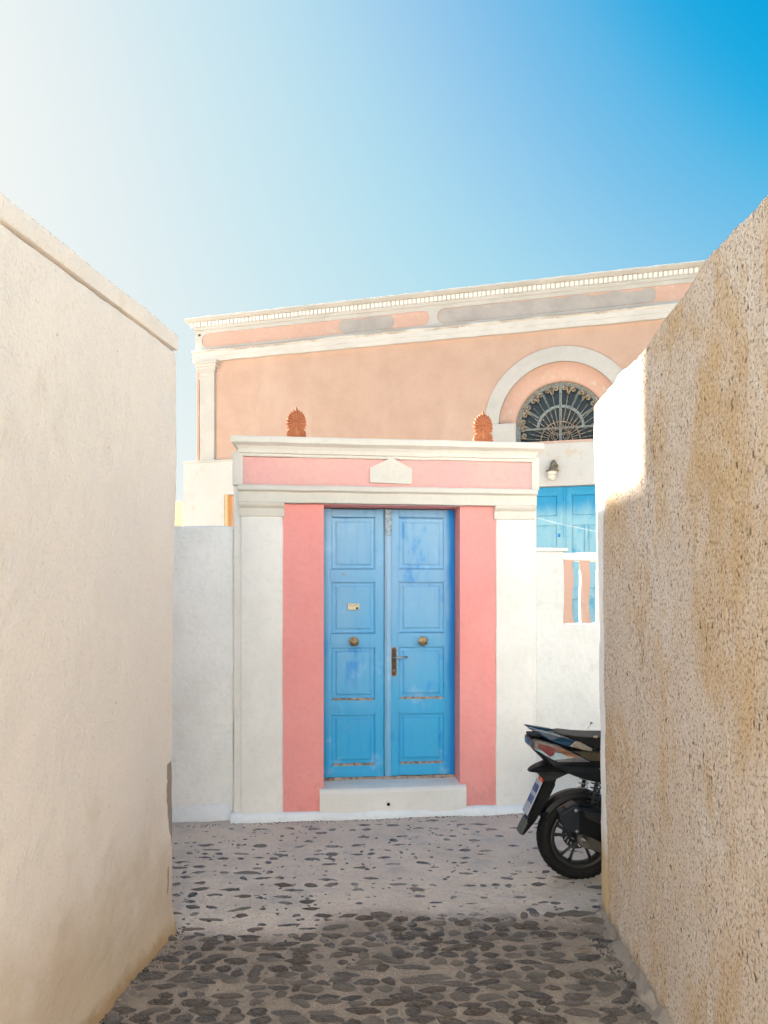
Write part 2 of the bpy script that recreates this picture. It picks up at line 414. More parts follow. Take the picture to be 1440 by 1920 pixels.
def link_data(name, me, parent=None, loc=(0, 0, 0), rot=(0, 0, 0)):
    o = bpy.data.objects.new(name, me)
    o.location = loc
    o.rotation_euler = rot
    C.objects.link(o)
    if parent:
        o.parent = parent
    return o

class MB:
    def __init__(s):
        s.v = []
        s.f = []
    def add(s, vf, xf=None):
        v, f = vf
        n = len(s.v)
        s.v += [xf @ Vector(p) for p in v] if xf else [Vector(p) for p in v]
        s.f += [tuple(i + n for i in q) for q in f]
        return s
    def build(s, name, mat, parent=None, smooth=False, loc=(0, 0, 0), rot=(0, 0, 0), fn=None):
        v = [fn(p) for p in s.v] if fn else s.v
        return link_mesh(name, v, s.f, mat, parent, smooth, loc, rot)

def axis(a, b, r, cell):
    n = max(1, int(math.ceil((b - a - 2 * r) / cell)))
    l = [a, a + r * 0.3] + [a + r + (b - a - 2 * r) * i / n for i in range(n + 1)] + [b - r * 0.3, b]
    return l

def nz(p, f, seed=0.0):
    return noise.noise(Vector((p[0] * f + seed, p[1] * f + seed * 1.7, p[2] * f + seed * 0.6)))

def soft_box(x0, x1, y0, y1, z0, z1, r=0.006, cell=0.08, amp=0.0, freq=6.0, amp2=0.0, freq2=40.0, seed=0.0, xs=None, ys=None, zs=None):
    r = min(r, (x1 - x0) * 0.45, (y1 - y0) * 0.45, (z1 - z0) * 0.45)
    X = xs or axis(x0, x1, r, cell)
    Y = ys or axis(y0, y1, r, cell)
    Z = zs or axis(z0, z1, r, cell)
    idx = {}
    vs = []
    def vid(i, j, k):
        key = (i, j, k)
        if key not in idx:
            p = Vector((X[i], Y[j], Z[k]))
            q = Vector((min(max(p.x, x0 + r), x1 - r), min(max(p.y, y0 + r), y1 - r), min(max(p.z, z0 + r), z1 - r)))
            d = p - q
            nn = d.normalized() if d.length > 1e-9 else Vector((0, 0, 0))
            if d.length > 1e-9:
                p = q + nn * r
            if amp:
                p = p + nn * (nz(p, freq, seed) * amp)
            if amp2:
                p = p + nn * (nz(p, freq2, seed + 9) * amp2)
            idx[key] = len(vs)
            vs.append(p)
        return idx[key]
    fs = []
    nx, ny, nzz = len(X) - 1, len(Y) - 1, len(Z) - 1
    for i in range(nx):
        for k in range(nzz):
            fs.append((vid(i, 0, k), vid(i + 1, 0, k), vid(i + 1, 0, k + 1), vid(i, 0, k + 1)))
            fs.append((vid(i, ny, k), vid(i, ny, k + 1), vid(i + 1, ny, k + 1), vid(i + 1, ny, k)))
    for j in range(ny):
        for k in range(nzz):
            fs.append((vid(0, j, k), vid(0, j, k + 1), vid(0, j + 1, k + 1), vid(0, j + 1, k)))
            fs.append((vid(nx, j, k), vid(nx, j + 1, k), vid(nx, j + 1, k + 1), vid(nx, j, k + 1)))
    for i in range(nx):
        for j in range(ny):
            fs.append((vid(i, j, 0), vid(i, j + 1, 0), vid(i + 1, j + 1, 0), vid(i + 1, j, 0)))
            fs.append((vid(i, j, nzz), vid(i + 1, j, nzz), vid(i + 1, j + 1, nzz), vid(i, j + 1, nzz)))
    return vs, fs

def box(x0, x1, y0, y1, z0, z1):
    v = [(x, y, z) for x in (x0, x1) for y in (y0, y1) for z in (z0, z1)]
    return v, [(0, 1, 3, 2), (4, 6, 7, 5), (0, 4, 5, 1), (2, 3, 7, 6), (0, 2, 6, 4), (1, 5, 7, 3)]

def bevel_box(x0, x1, y0, y1, z0, z1, b=0.002):
    """Box with 45 degree chamfers."""
    return soft_box(x0, x1, y0, y1, z0, z1, b, 1e9)

def plate(outer, holes, y0, y1):
    """Slab whose outline lies in XZ, front at y0, back at y1, with holes."""
    loops = [outer] + list(holes)
    pts = [p for l in loops for p in l]
    tri = tessellate_polygon([[Vector((p[0], p[1], 0)) for p in l] for l in loops])
    n = len(pts)
    v = [(p[0], y0, p[1]) for p in pts] + [(p[0], y1, p[1]) for p in pts]
    f = []
    for a, b, c in tri:
        A, B, D = pts[a], pts[b], pts[c]
        cr = (B[0] - A[0]) * (D[1] - A[1]) - (B[1] - A[1]) * (D[0] - A[0])
        if cr < 0:
            a, c = c, a
        f.append((a, b, c))
        f.append((n + c, n + b, n + a))
    base = 0
    for li, l in enumerate(loops):
        m = len(l)
        area = sum(l[i][0] * l[(i + 1) % m][1] - l[(i + 1) % m][0] * l[i][1] for i in range(m))
        flip = (area > 0) == (li == 0)
        for i in range(m):
            a, b = base + i, base + (i + 1) % m
            q = (a, n + a, n + b, b)
            f.append(q if flip else q[::-1])
        base += m
    return v, f

def run(profile, x0, x1, cell=0.06, amp=0.0, freq=5.0, mitre=False, seed=0.0):
    """Moulding: closed profile of (y,z) swept along x; with mitre the ends step out as far as the profile projects."""
    n = max(1, int((x1 - x0) / cell))
    m = len(profile)
    v = []
    for i in range(n + 1):
        for (y, z) in profile:
            if mitre:
                a, b = x0 + min(0, y), x1 - min(0, y)
            else:
                a, b = x0, x1
            x = a + (b - a) * i / n
            dy = nz((x, y, z), freq, seed) * amp
            dz = nz((x, y, z), freq, seed + 5) * amp
            v.append((x, y + dy, z + dz))
    f = []
    for i in range(n):
        for j in range(m):
            a, b = i * m + j, i * m + (j + 1) % m
            f.append((a, b, b + m, a + m))
    f.append(tuple(range(m))[::-1])
    f.append(tuple(n * m + j for j in range(m)))
    return v, f

def tube(pts, r, n=8, closed=False, radii=None):
    pts = [Vector(p) for p in pts]
    v, f = [], []
    m = len(pts)
    prev = None
    for i, p in enumerate(pts):
        if closed:
            t = pts[(i + 1) % m] - pts[i - 1]
        else:
            t = pts[min(i + 1, m - 1)] - pts[max(i - 1, 0)]
        t.normalize()
        if prev is None:
            a = Vector((0, 1, 0)) if abs(t.y) < 0.9 else Vector((1, 0, 0))
            u = t.cross(a).normalized()
        else:
            u = (prev - t * prev.dot(t)).normalized()
        prev = u
        w = t.cross(u)
        rr = radii[i] if radii else r
        for k in range(n):
            a = 2 * math.pi * k / n
            v.append(p + (u * math.cos(a) + w * math.sin(a)) * rr)
    for i in range(m if closed else m - 1):
        for k in range(n):
            a, b = i * n + k, i * n + (k + 1) % n
            c, d = ((i + 1) % m) * n + (k + 1) % n, ((i + 1) % m) * n + k
            f.append((a, b, c, d))
    if not closed:
        f.append(tuple(range(n))[::-1])
        f.append(tuple((m - 1) * n + k for k in range(n)))
    return v, f

def lathe(profile, n=24, ax='Z'):
    """profile: (radius, height) pairs from bottom to top."""
    v, f = [], []
    for (r, h) in profile:
        for k in range(n):
            a = 2 * math.pi * k / n
            c, s = r * math.cos(a), r * math.sin(a)
            v.append((c, s, h) if ax == 'Z' else ((c, -h, s) if ax == 'Y' else (h, c, s)))
    for i in range(len(profile) - 1):
        for k in range(n):
            a, b = i * n + k, i * n + (k + 1) % n
            f.append((a, b, b + n, a + n))
    f.append(tuple(range(n))[::-1])
    m = (len(profile) - 1) * n
    f.append(tuple(m + k for k in range(n)))
    return v, f

def pillow(poly, hw, inset=0.85, yc=0.0, mid=0.55):
    """Side outline (x,z) widened to half width hw with rounded flanks."""
    n = len(poly)
    cx = sum(p[0] for p in poly) / n
    cz = sum(p[1] for p in poly) / n
    rings = []
    for (yy, s) in ((-hw, inset), (-hw * 0.93, (1 + inset) / 2 + 0.02), (-hw * mid, 1.0), (hw * mid, 1.0), (hw * 0.93, (1 + inset) / 2 + 0.02), (hw, inset)):
        rings.append([(cx + (p[0] - cx) * s, yc + yy, cz + (p[1] - cz) * s) for p in poly])
    v = [p for rr in rings for p in rr]
    f = []
    for i in range(5):
        for k in range(n):
            a, b = i * n + k, i * n + (k + 1) % n
            f.append((a, a + n, b + n, b))
    tri = tessellate_polygon([[Vector((p[0], p[1], 0)) for p in poly]])
    for a, b, c in tri:
        f.append((a, b, c))
        f.append((5 * n + c, 5 * n + b, 5 * n + a))
    return v, f

def fix_normals(o):
    bm = bmesh.new()
    bm.from_mesh(o.data)
    bmesh.ops.recalc_face_normals(bm, faces=bm.faces)
    bm.to_mesh(o.data)
    bm.free()
    return o

def arc(cx, cz, r, a0, a1, n):
    return [(cx + r * math.cos(R(a0 + (a1 - a0) * i / n)), cz + r * math.sin(R(a0 + (a1 - a0) * i / n))) for i in range(n + 1)]

# ================================================================== GROUND
def gh(x, y):
    h = noise.noise(Vector((x * 1.3, y * 1.3, 3.1))) * 0.010 + noise.noise(Vector((x * 7, y * 7, 1.0))) * 0.0035
    # the paving runs slightly up against the foot of the right-hand wall
    h += 0.012 * max(0.0, min(1.0, (x - 0.85) / 0.25))
    return h

def build_ground():
    far = link_mesh('ground', [(-400, -400, -0.03), (400, -400, -0.03), (400, 400, -0.03), (-400, 400, -0.03)], [(0, 1, 2, 3)], plaster('dry_earth', (0.20, 0.165, 0.125)))
    far['kind'] = 'structure'
    def steps(segs):
        out = []
        for a, b, c in segs:
            n = max(1, int(round((b - a) / c)))
            out += [a + (b - a) * i / n for i in range(n)]
        out.append(segs[-1][1])
        return out
    xs = steps([(-9, -1.6, 0.8), (-1.6, 2.3, 0.018), (2.3, 9, 0.8)])
    ys = steps([(-9, 2.3, 0.6), (2.3, 4.6, 0.016), (4.6, 6.2, 0.03), (6.2, 12, 0.6)])
    v, f = [], []
    for y in ys:
        for x in xs:
            z = gh(x, y)
            if -1.7 < x < 2.4 and 2.2 < y < 6.3:
                z += noise.noise(Vector((x * 24, y * 24, 0.5))) * 0.0045
            v.append((x, y, z))
    nx = len(xs)
    for j in range(len(ys) - 1):
        for i in range(nx - 1):
            a = j * nx + i
            f.append((a, a + 1, a + nx + 1, a + nx))
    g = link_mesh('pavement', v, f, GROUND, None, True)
    g['kind'] = 'structure'
    # stone shapes shared by many pieces
    shapes = []
    for s in range(26):
        rnd = random.Random(100 + s)
        n = 11
        ph = rnd.random() * 6
        rr = [1 + 0.26 * rnd.uniform(-1, 1) + 0.12 * math.cos(2 * (2 * math.pi * k / n) + ph) for k in range(n)]
        v, f = [], []
        for ring, (sc, zz) in enumerate(((1.0, -0.5), (0.97, 0.25), (0.84, 0.78), (0.45, 1.0))):
            for k in range(n):
                a = 2 * math.pi * k / n
                j = rnd.uniform(-0.28, 0.28) if ring > 1 else 0
                v.append((math.cos(a) * rr[k] * sc * 0.5, math.sin(a) * (1 - 0.4 * abs(math.cos(a)) ** 2) * rr[k] * sc * 0.5, zz + j))
        v.append((0, 0, 1.0))
        for i in range(3):
            for k in range(n):
                a, b = i * n + k, i * n + (k + 1) % n
                f.append((a, b, b + n, a + n))
        for k in range(n):
            f.append((3 * n + k, 3 * n + (k + 1) % n, 4 * n))
        me = bpy.data.meshes.new('cobble_shape')
        me.from_pydata(v, [], f)
        me.materials.append(STONE)
        me.polygons.foreach_set('use_smooth', [True] * len(me.polygons))
        shapes.append(me)
    st = []
    rnd = random.Random(5)
    def lx(y): return -1.05 + 0.097 * (y - 3.7)
    def rx(y): return 1.087 + 0.043 * (y - 2.87)
    y = 2.50
    while y < 5.62:
        nrow = y < 3.86
        row = rnd.uniform(0.044, 0.060) if nrow else rnd.uniform(0.068, 0.09)
        x = -1.35 + rnd.uniform(0, 0.1) if y < 3.7 else -1.55
        while x < 1.75:
            L = rnd.choice((0.055, 0.07, 0.085, 0.10, 0.12, 0.15)) * rnd.uniform(0.8, 1.15)
            cx, cy = x + L / 2, y + rnd.uniform(-0.014, 0.014)
            ok = True
            lim = 3.60 + 0.27 * max(0.0, min(1.0, (cx + 0.5) / 0.4)) + 0.10 * noise.noise(Vector((cx * 3, cy * 3, 2.0)))
            near = cy < lim
            if near:
                if cx < lx(cy) - 0.02 or cx > rx(cy) - 0.03: ok = False
                if cx > 0.75 and rnd.random() < 0.35: ok = False
                if cx < lx(cy) + 0.10 and rnd.random() < 0.5: ok = False
                if rnd.random() < 0.06: ok = False
                Wd = row * rnd.uniform(0.76, 1.10)
                proud = rnd.uniform(0.004, 0.015)
            else:
                den = 0.40
                if cx < -0.30 and cy < 4.9: den = 0.62
                if cx < lx(cy) + 0.02 and cy < 3.72: ok = False
                if cx > rx(cy) - 0.03 and cy < 3.75: ok = False
                if cy > 5.1: den = 0.40
                if -0.3 < cx < 0.15 and cy < 4.7: den = 0.22
                if rnd.random() > den: ok = False
                sc = rnd.uniform(0.4, 1.0) if cx > -0.3 else rnd.uniform(0.75, 1.1)
                L *= sc
                Wd = row * rnd.uniform(0.45, 0.8) * sc
                proud = rnd.uniform(0.0006, 0.005)
                if cy > 5.46 + 0.1135 * cx: ok = False
            if ok:
                dist = cy
                st.append((L * Wd / dist ** 3, cx, cy, L * rnd.uniform(0.86, 1.0), Wd, proud, rnd.gauss(0, 0.16), rnd.randrange(26)))
            x += L + (rnd.uniform(0.004, 0.020) if near else rnd.uniform(0.02, 0.06))
        y += row + (rnd.uniform(0.002, 0.007) if nrow else rnd.uniform(0.003, 0.009))
    # a place is 'large in the photograph' only if it is inside the frame
    def vis(s):
        _, cx, cy = s[:3]
        px = 720 + 1400 * cx / cy
        py = 1120 + 1400 * 1.65 / cy
        inside = -10 < px < 1450 and py < 1935
        hid = (cy < 3.7 and (cx < lx(cy) or cx > rx(cy))) or (cy >= 3.7 and (cx / cy < -0.284 or cx / cy > 0.29))
        return inside and not hid
    st.sort(key=lambda s: (-vis(s), -s[0]))
    big, rest = st[:298], st[298:]
    for s in big:
        _, cx, cy, L, Wd, pr, a, k = s
        o = bpy.data.objects.new('stone', shapes[k])
        o.parent = g
        o.location = (cx, cy, gh(cx, cy) + 0.0005)
        o.scale = (L, Wd, pr)
        o.rotation_euler = (rnd.uniform(-0.06, 0.06), rnd.uniform(-0.06, 0.06), a)
        C.objects.link(o)
    mb = MB()
    for s in rest:
        _, cx, cy, L, Wd, pr, a, k = s
        me = shapes[k]
        xf = Matrix.Translation((cx, cy, gh(cx, cy) + 0.0005)) @ Matrix.Rotation(a, 4, 'Z') @ Matrix.Diagonal((L, Wd, pr, 1))
        mb.add(([v.co for v in me.vertices], [tuple(p.vertices) for p in me.polygons]), xf)
    # small pebbles and chips bedded in the cement
    for i in range(620):
        cy = rnd.uniform(2.6, 5.4)
        cx = rnd.uniform(-1.5, 1.6)
        if cy < 3.75 and not (lx(cy) + 0.02 < cx < rx(cy) - 0.04): continue
        L = rnd.uniform(0.008, 0.03)
        me = shapes[rnd.randrange(26)]
        xf = Matrix.Translation((cx, cy, gh(cx, cy))) @ Matrix.Rotation(rnd.gauss(0, 0.5), 4, 'Z') @ Matrix.Diagonal((L, L * rnd.uniform(0.4, 0.8), 0.004, 1))
        mb.add(([v.co for v in me.vertices], [tuple(p.vertices) for p in me.polygons]), xf)
    # grit and crumbs gathered along the feet of the walls
    for i in range(900):
        k = rnd.randrange(3)
        off = abs(rnd.gauss(0, 0.035))
        if k == 0:
            cy = rnd.uniform(2.2, 3.72); cx = lx(cy) + 0.02 + off
        elif k == 1:
            cy = rnd.uniform(2.2, 3.7); cx = rx(cy) - 0.05 - off
        else:
            cx = rnd.uniform(-1.6, 1.7); cy = 5.487 + (cx + 1.097) * 0.1136 - 0.06 - off
        L = rnd.uniform(0.004, 0.014)
        me = shapes[rnd.randrange(26)]
        xf = Matrix.Translation((cx, cy, gh(cx, cy))) @ Matrix.Rotation(rnd.gauss(0, 0.8), 4, 'Z') @ Matrix.Diagonal((L, L * rnd.uniform(0.5, 0.9), 0.005, 1))
        mb.add(([v.co for v in me.vertices], [tuple(p.vertices) for p in me.polygons]), xf)
    o = mb.build('small_stones', STONE, g, True)
    o['kind'] = 'stuff'
build_ground()

# ================================================================== LEFT HOUSE
def build_left():
    t = thing('house', 'cream textured plaster wall with projecting coping along the left of the alley', 'house', (-1.05, 3.7, 0), math.atan2(0.995, 0.0966))
    def warp(p):
        q = Vector(p)
        q.y -= 0.030 * max(0, q.z) / 2.9                       # leans out a little towards the top
        q.y -= 0.05 * max(0.0, 0.22 - q.z) ** 2 / 0.22 ** 2 * (0.5 + 0.5 * nz(q, 3, 2))
        if q.z > 1.5:
            q.z += 0.052 * q.x * (q.z - 1.5) / 1.4
        return q
    xs = [-4.2, -3.2, -2.6, -2.2] + [-2.2 + 0.03 * i for i in range(1, 73)] + [-0.03, -0.02, -0.01, -0.003, 0]
    mb = MB().add(soft_box(-4.2, 0, 0, 5, -0.05, 2.865, 0.022, 0.035, 0.008, 1.7, 0.0035, 16, 1.0, xs=xs, ys=[0, .007, .022, .5, 2, 4.978, 5], zs=axis(-0.05, 2.865, 0.022, 0.035)))
    mb.build('wall', LEFTM, t, True, fn=warp)
    mb = MB().add(soft_box(-4.2, 0.004, -0.003, 5, 2.870, 2.948, 0.005, 0.05, 0.009, 3.0, 0.002, 22, 3.0, xs=[-4.2, -4, -3] + [-3 + 0.06 * i for i in range(1, 50)] + [-0.02, -0.01, -0.002, 0.002, 0.004], ys=[-.003, -.002, .002, .2, 2, 4.99, 5]))
    mb.build('coping', LEFTM, t, True, fn=warp)
build_left()

# ================================================================== RIGHT WALL
TOP = [(-8, 2.76), (-0.9, 2.76), (-0.82, 2.765), (-0.6, 2.785), (-0.37, 2.785), (-0.15, 2.755), (0.065, 2.745), (0.2, 2.715), (0.34, 2.690), (0.50, 2.690), (0.63, 2.695), (0.75, 2.68), (0.9, 2.668), (0.98, 2.67), (1.03, 2.66)]
def top_z(x):
    for (a, za), (b, zb) in zip(TOP, TOP[1:]):
        if x <= b:
            return za + (zb - za) * (x - a) / (b - a)
    return TOP[-1][1]

def build_right():
    t = thing('roughcast_wall', 'tall weathered tan roughcast wall with whitewashed end on the right of the alley', 'wall', (1.087, 2.87, 0), math.atan2(1.0, 0.043))
    def warp(p):
        q = Vector(p)
        k = max(0, min(1, q.z / 2.7))
        q.z = q.z if q.z < 1.2 else 1.2 + (q.z - 1.2) * (top_z(q.x) - 1.2) / 1.5
        if q.x > 0:
            q.y += 0.036 * k * min(1, q.x)
        q.x -= 0.02 * math.sin(k * 5) * max(0, q.x)
        edge = max(0.0, q.z - top_z(q.x) + 0.05) / 0.05
        q.z += 0.014 * nz(q, 9, 4) * edge + 0.009 * nz(q, 34, 4) * edge
        q.y += 0.0045 * nz(q, 6, 1)
        g = nz((q.x, q.y, q.z * 0.8), 62, 2)
        q.y += 0.0034 * g if q.x < 0.85 else 0.0006 * g
        return q
    xs = [-3.4, -2.9, -2.4, -1.8, -1.4] + [-1.4 + 0.0115 * i for i in range(1, 208)] + [1.0, 1.01, 1.02, 1.027, 1.03]
    zs = [-0.05, -0.04, 0.0] + [0.0115 * i for i in range(1, 232)] + [2.675, 2.685, 2.693, 2.70]
    # the wall's last hand's breadth is rounded
    mb = MB().add(soft_box(-3.4, 1.03, -0.42, 0, -0.05, 2.70, 0.030, 0.5, xs=xs, ys=[-0.42, -0.41, -0.39, -0.2, -0.03, -0.018, -0.009, -0.003, 0], zs=zs))
    mb.build('wall', RIGHTM, t, True, fn=warp)
    # cement fillet at the foot
    prof = [(-0.02, -0.03), (0.045, -0.03), (0.042, 0.012), (0.028, 0.019), (0.014, 0.030), (0.004, 0.050), (-0.02, 0.052)]
    v, f = run([(y, z) for y, z in prof], -2.0, 0.98, 0.02, 0.026, 11)
    o = link_mesh('cement_fillet', v, f, CONC, t, True)
    fix_normals(o)
    # nail head and stub of pipe in the whitewashed end
    MB().add(lathe([(0.006, 0), (0.008, 0.006), (0.004, 0.02)], 10), Matrix.Translation((0.985, 0.028, 0.93)) @ Matrix.Rotation(R(-90), 4, 'X')).build('stub', BARE, t, True)
build_right()

# ================================================================== GATEWAY
GA = math.atan2(0.259, 2.279)
GO = (-1.097, 5.487, 0)
def build_gate():
    t = thing('gateway', 'pink and white neoclassical gateway with closed blue double door', 'gateway', GO, GA)
    A = dict(amp=0.004, freq=4, amp2=0.0012, freq2=24)
    DO0, DO1, DZ = 0.652, 1.684, 2.345
    MB().add(soft_box(-0.010, 0.40, 0.010, 0.42, -0.05, 2.70, 0.012, 0.06, **A, seed=1)).build('pier', WHITE, t, True)
    MB().add(soft_box(1.92, 2.290, 0.010, 0.42, -0.05, 2.70, 0.012, 0.06, **A, seed=2)).build('pier', WHITE, t, True)
    MB().add(soft_box(0.02, 2.27, 0.020, 0.41, DZ + 0.004, 2.79, 0.01, 0.08)).build('lintel', WHITE, t, True)
    # pilasters
    for (a, b, sd) in ((0.044, 0.350, 3), (1.962, 2.254, 4)):
        MB().add(soft_box(a, b, -0.022, 0.05, 0.04, 2.25, 0.010, 0.045, **A, seed=sd)).build('pilaster', WHITE, t, True)
    def capital(a, b):
        prof = [(0.04, 2.243), (-0.030, 2.243), (-0.034, 2.248), (-0.034, 2.300), (-0.040, 2.308), (-0.056, 2.318), (-0.066, 2.332), (-0.068, 2.3435), (0.04, 2.3435)]
        o = link_mesh('capital', *run(prof, a, b, 0.04, 0.003, 9), CREAM, t)
        fix_normals(o)
    capital(0.036, 0.362)
    capital(1.945, 2.262)
    # architrave band with its cap moulding
    prof = [(0.04, DZ), (-0.058, DZ), (-0.060, DZ + 0.004), (-0.060, 2.418), (-0.066, 2.424), (-0.084, 2.430), (-0.088, 2.436), (-0.088, 2.462), (-0.080, 2.470), (0.04, 2.474)]
    o = link_mesh('architrave', *run(prof, 0.030, 2.268, 0.05, 0.004, 5), CREAM, t); fix_normals(o)
    # frieze, its end strips and the gabled plaque
    MB().add(soft_box(0.060, 2.240, -0.012, 0.05, 2.472, 2.684, 0.002, 0.08, 0.003, 5)).build('frieze', PINKTOP, t, True)
    MB().add(soft_box(-0.014, 0.062, -0.030, 0.06, 2.470, 2.72, 0.006, 0.05, 0.003, 6)).build('frieze_end_strip', CREAM, t, True)
    MB().add(soft_box(2.237, 2.298, -0.030, 0.06, 2.470, 2.72, 0.006, 0.05, 0.003, 6)).build('frieze_end_strip', CREAM, t, True)
    pent = [(0.997, 2.508), (1.30, 2.500), (1.312, 2.512), (1.311, 2.614), (1.158, 2.696), (0.995, 2.616)]
    o = MB().add(plate([(x + 0.002 * math.sin(z * 90), z) for x, z in pent], [], -0.032, 0.02)).build('plaque', CREAM, t); fix_normals(o)
    # raised gable line above the plaque
    g = MB().add(plate([(1.09, 2.678), (1.158, 2.710), (1.226, 2.678), (1.226, 2.688), (1.158, 2.722), (1.09, 2.688)], [], -0.037, 0.0))
    fix_normals(g.build('plaque_gable', CREAM, t))
    prof = [(0.30, 2.684), (-0.026, 2.684), (-0.030, 2.688), (-0.030, 2.704), (-0.042, 2.708), (-0.044, 2.716), (-0.048, 2.736), (-0.060, 2.756), (-0.082, 2.770), (-0.090, 2.774), (-0.094, 2.778), (-0.094, 2.812), (-0.088, 2.822), (0.0, 2.830), (0.30, 2.834)]
    o = link_mesh('cornice', *run(prof, 0.074, 2.222, 0.05, 0.0045, 5, mitre=True), CREAM, t); fix_normals(o)
    # pink door surround, front and reveal in one
    def jamb(poly, sd):
        o = MB().add(plate(poly, [], -0.006, 0.30)).build('door_jamb', PINK, t)
        fix_normals(o)
    def wav(x, z, s): return (x + 0.004 * math.sin(z * 2.3 + s) + 0.0025 * math.sin(z * 11 + s * 2), z)
    zz = [0.065 + (DZ - 0.068) * i / 40 for i in range(41)]
    jamb([wav(0.346 if z < 2.24 else 0.346 + 0.012 * min(1, (z - 2.24) / .05), z, 1) for z in zz] + [(DO0, DZ - 0.003), (DO0, 0.06), (0.36, 0.06)], 1)
    jamb([(DO1, 0.064), (DO1, DZ - 0.003)] + [wav(1.972 if z < 2.24 else 1.972 - 0.018 * min(1, (z - 2.24) / .06), z, 2.3) for z in reversed(zz)], 2)
    MB().add(box(DO0 - 0.01, DO1 + 0.01, 0.012, 0.30, DZ - 0.006, DZ + 0.02)).build('soffit', PINK, t)
    # step and skirting
    prof = [(0.16, -0.04), (-0.040, -0.04), (-0.040, 0.195), (-0.034, 0.214), (-0.020, 0.226), (0.05, 0.238), (0.175, 0.246), (0.30, 0.246), (0.30, -0.04)]
    o = link_mesh('step', *run(prof, 0.622, 1.728, 0.04, 0.005, 5), WHITE, t); fix_normals(o)
    MB().add(tube([(1.132 + 0.016 * math.cos(a), -0.045, 0.106 + 0.016 * math.sin(a)) for a in [2 * math.pi * k / 16 for k in range(16)]], 0.004, 6, True)).build('pipe_rim', WHITE, t, True)
    MB().add(lathe([(0.013, 0.0), (0.013, 0.046)], 14, 'Y'), Matrix.Translation((1.132, 0, 0.104))).build('drain_pipe', BLACKP, t)
    prof = [(0.1, -0.05), (-0.055, -0.05), (-0.050, 0.02), (-0.042, 0.054), (-0.028, 0.062), (0.1, 0.064)]
    o = link_mesh('skirting', *run(prof, -0.03, 2.31, 0.03, 0.010, 6), SKIRT, t, True); fix_normals(o)
    # ---------------------------------------------------------------- doors
    F = 0.170
    MB().add(soft_box(0.656, 1.680, F - 0.012, 0.30, 0.240, 0.264, 0.004, 0.05, 0.006, 14)).build('threshold', WOOD, t, True)
    MB().add(box(0.656, 1.680, F + 0.004, 0.29, 2.332, 2.341)).build('dark_gap_strip', DARKBRASS, t)  # dark strip painted in for the shaded gap above the leaves
    def panel(a, b, z0, z1):
        mb = MB()
        rings = [(0.0, 0.002), (0.004, 0.012), (0.012, 0.016), (0.026, 0.016), (0.034, 0.0125), (0.037, 0.006), (0.043, 0.004)]
        v = []
        for (s, d) in rings:
            v += [(a + s, F + d, z0 + s), (b - s, F + d, z0 + s), (b - s, F + d, z1 - s), (a + s, F + d, z1 - s)]
        f = []
        for i in range(len(rings) - 1):
            for k in range(4):
                p, q = i * 4 + k, i * 4 + (k + 1) % 4
                f.append((p, q, q + 4, p + 4))
        m = (len(rings) - 1) * 4
        f.append((m, m + 1, m + 2, m + 3))
        return v, f
    rows = [(0.363, 0.747), (0.866, 1.266), (1.374, 1.770), (1.869, 2.265)]
    rails = [(0.266, 0.363), (0.747, 0.866), (1.266, 1.374), (1.770, 1.869), (2.265, 2.331)]
    def leaf(x0, s0, s1, x1, dz):
        lf = MB().add(box(x0 + 0.002, x1 - 0.002, F + 0.020, F + 0.045, 0.268, 2.330)).build('door_leaf', BLUE, t)
        MB().add(soft_box(x0, s0, F, F + 0.03, 0.264, 2.331, 0.003, 0.2, 0.0015, 9)).build('stile', BLUE, lf, True)
        MB().add(soft_box(s1, x1, F, F + 0.03, 0.264, 2.331, 0.003, 0.2, 0.0015, 9)).build('stile', BLUE, lf, True)
        for i, (a, b) in enumerate(rails):
            e = 0.010 if 0 < i < 4 else 0
            MB().add(soft_box(s0 - e, s1 + e, F - 0.004, F + 0.0295, a + dz + (0.004 if i else 0), b + dz - 0.004, 0.003, 0.1, 0.0015, 12, seed=i)).build('rail', BLUE, lf, True)
            if 0 < i < 4:   # drip moulding under the rail, bare wood where the paint is gone
                MB().add(bevel_box(s0 + 0.002, s1 - 0.002, F - 0.007, F + 0.012, a + dz - 0.004, a + dz + 0.006, 0.002)).build('rail_moulding', BLUE, lf, True)
        for (a, b) in rows:
            link_mesh('panel', *panel(s0, s1, a + dz, b + dz), BLUE, lf)
        # worn sill strips above the lower rails
        rnd = random.Random(int(x0 * 100))
        for zc in (0.866, 0.363):
            pts_t, pts_b = [], []
            for k in range(22):
                x = s0 + 0.01 + (s1 - s0 - 0.02) * k / 21
                h = 0.003 + 0.007 * rnd.random()
                pts_t.append((x, zc + dz + h)); pts_b.append((x, zc + dz - 0.006 - 0.006 * rnd.random()))
            fix_normals(MB().add(plate(pts_b + pts_t[::-1], [], F - 0.006, F + 0.01)).build('worn_strip', WOOD, lf))
        return lf
    MB().add(box(0.66, 1.676, F + 0.05, F + 0.07, 0.262, 2.335)).build('door_backing', BLUE, t)
    L = leaf(0.657, 0.719, 1.053, 1.122, 0.0)
    Rf = leaf(1.181, 1.240, 1.594, 1.680, 0.003)
    # meeting batten with its little capital, fixed to the right leaf
    prof = [(F + 0.02, 0), (F - 0.010, 0), (F - 0.016, 0.006)]
    bt = MB().add(soft_box(1.127, 1.180, F - 0.010, F + 0.02, 0.266, 2.331, 0.004, 0.15, 0.002, 8)).add(soft_box(1.139, 1.170, F - 0.022, F + 0.02, 0.266, 2.13, 0.006, 0.15, 0.001, 8)).build('batten', BLUEPALE, Rf, True)
    mb = MB().add(soft_box(1.130, 1.180, F - 0.034, F + 0.01, 2.16, 2.328, 0.005, 0.03, 0.003, 20))
    mb.add(soft_box(1.134, 1.176, F - 0.028, F + 0.01, 2.125, 2.165, 0.006, 0.03, 0.003, 20))
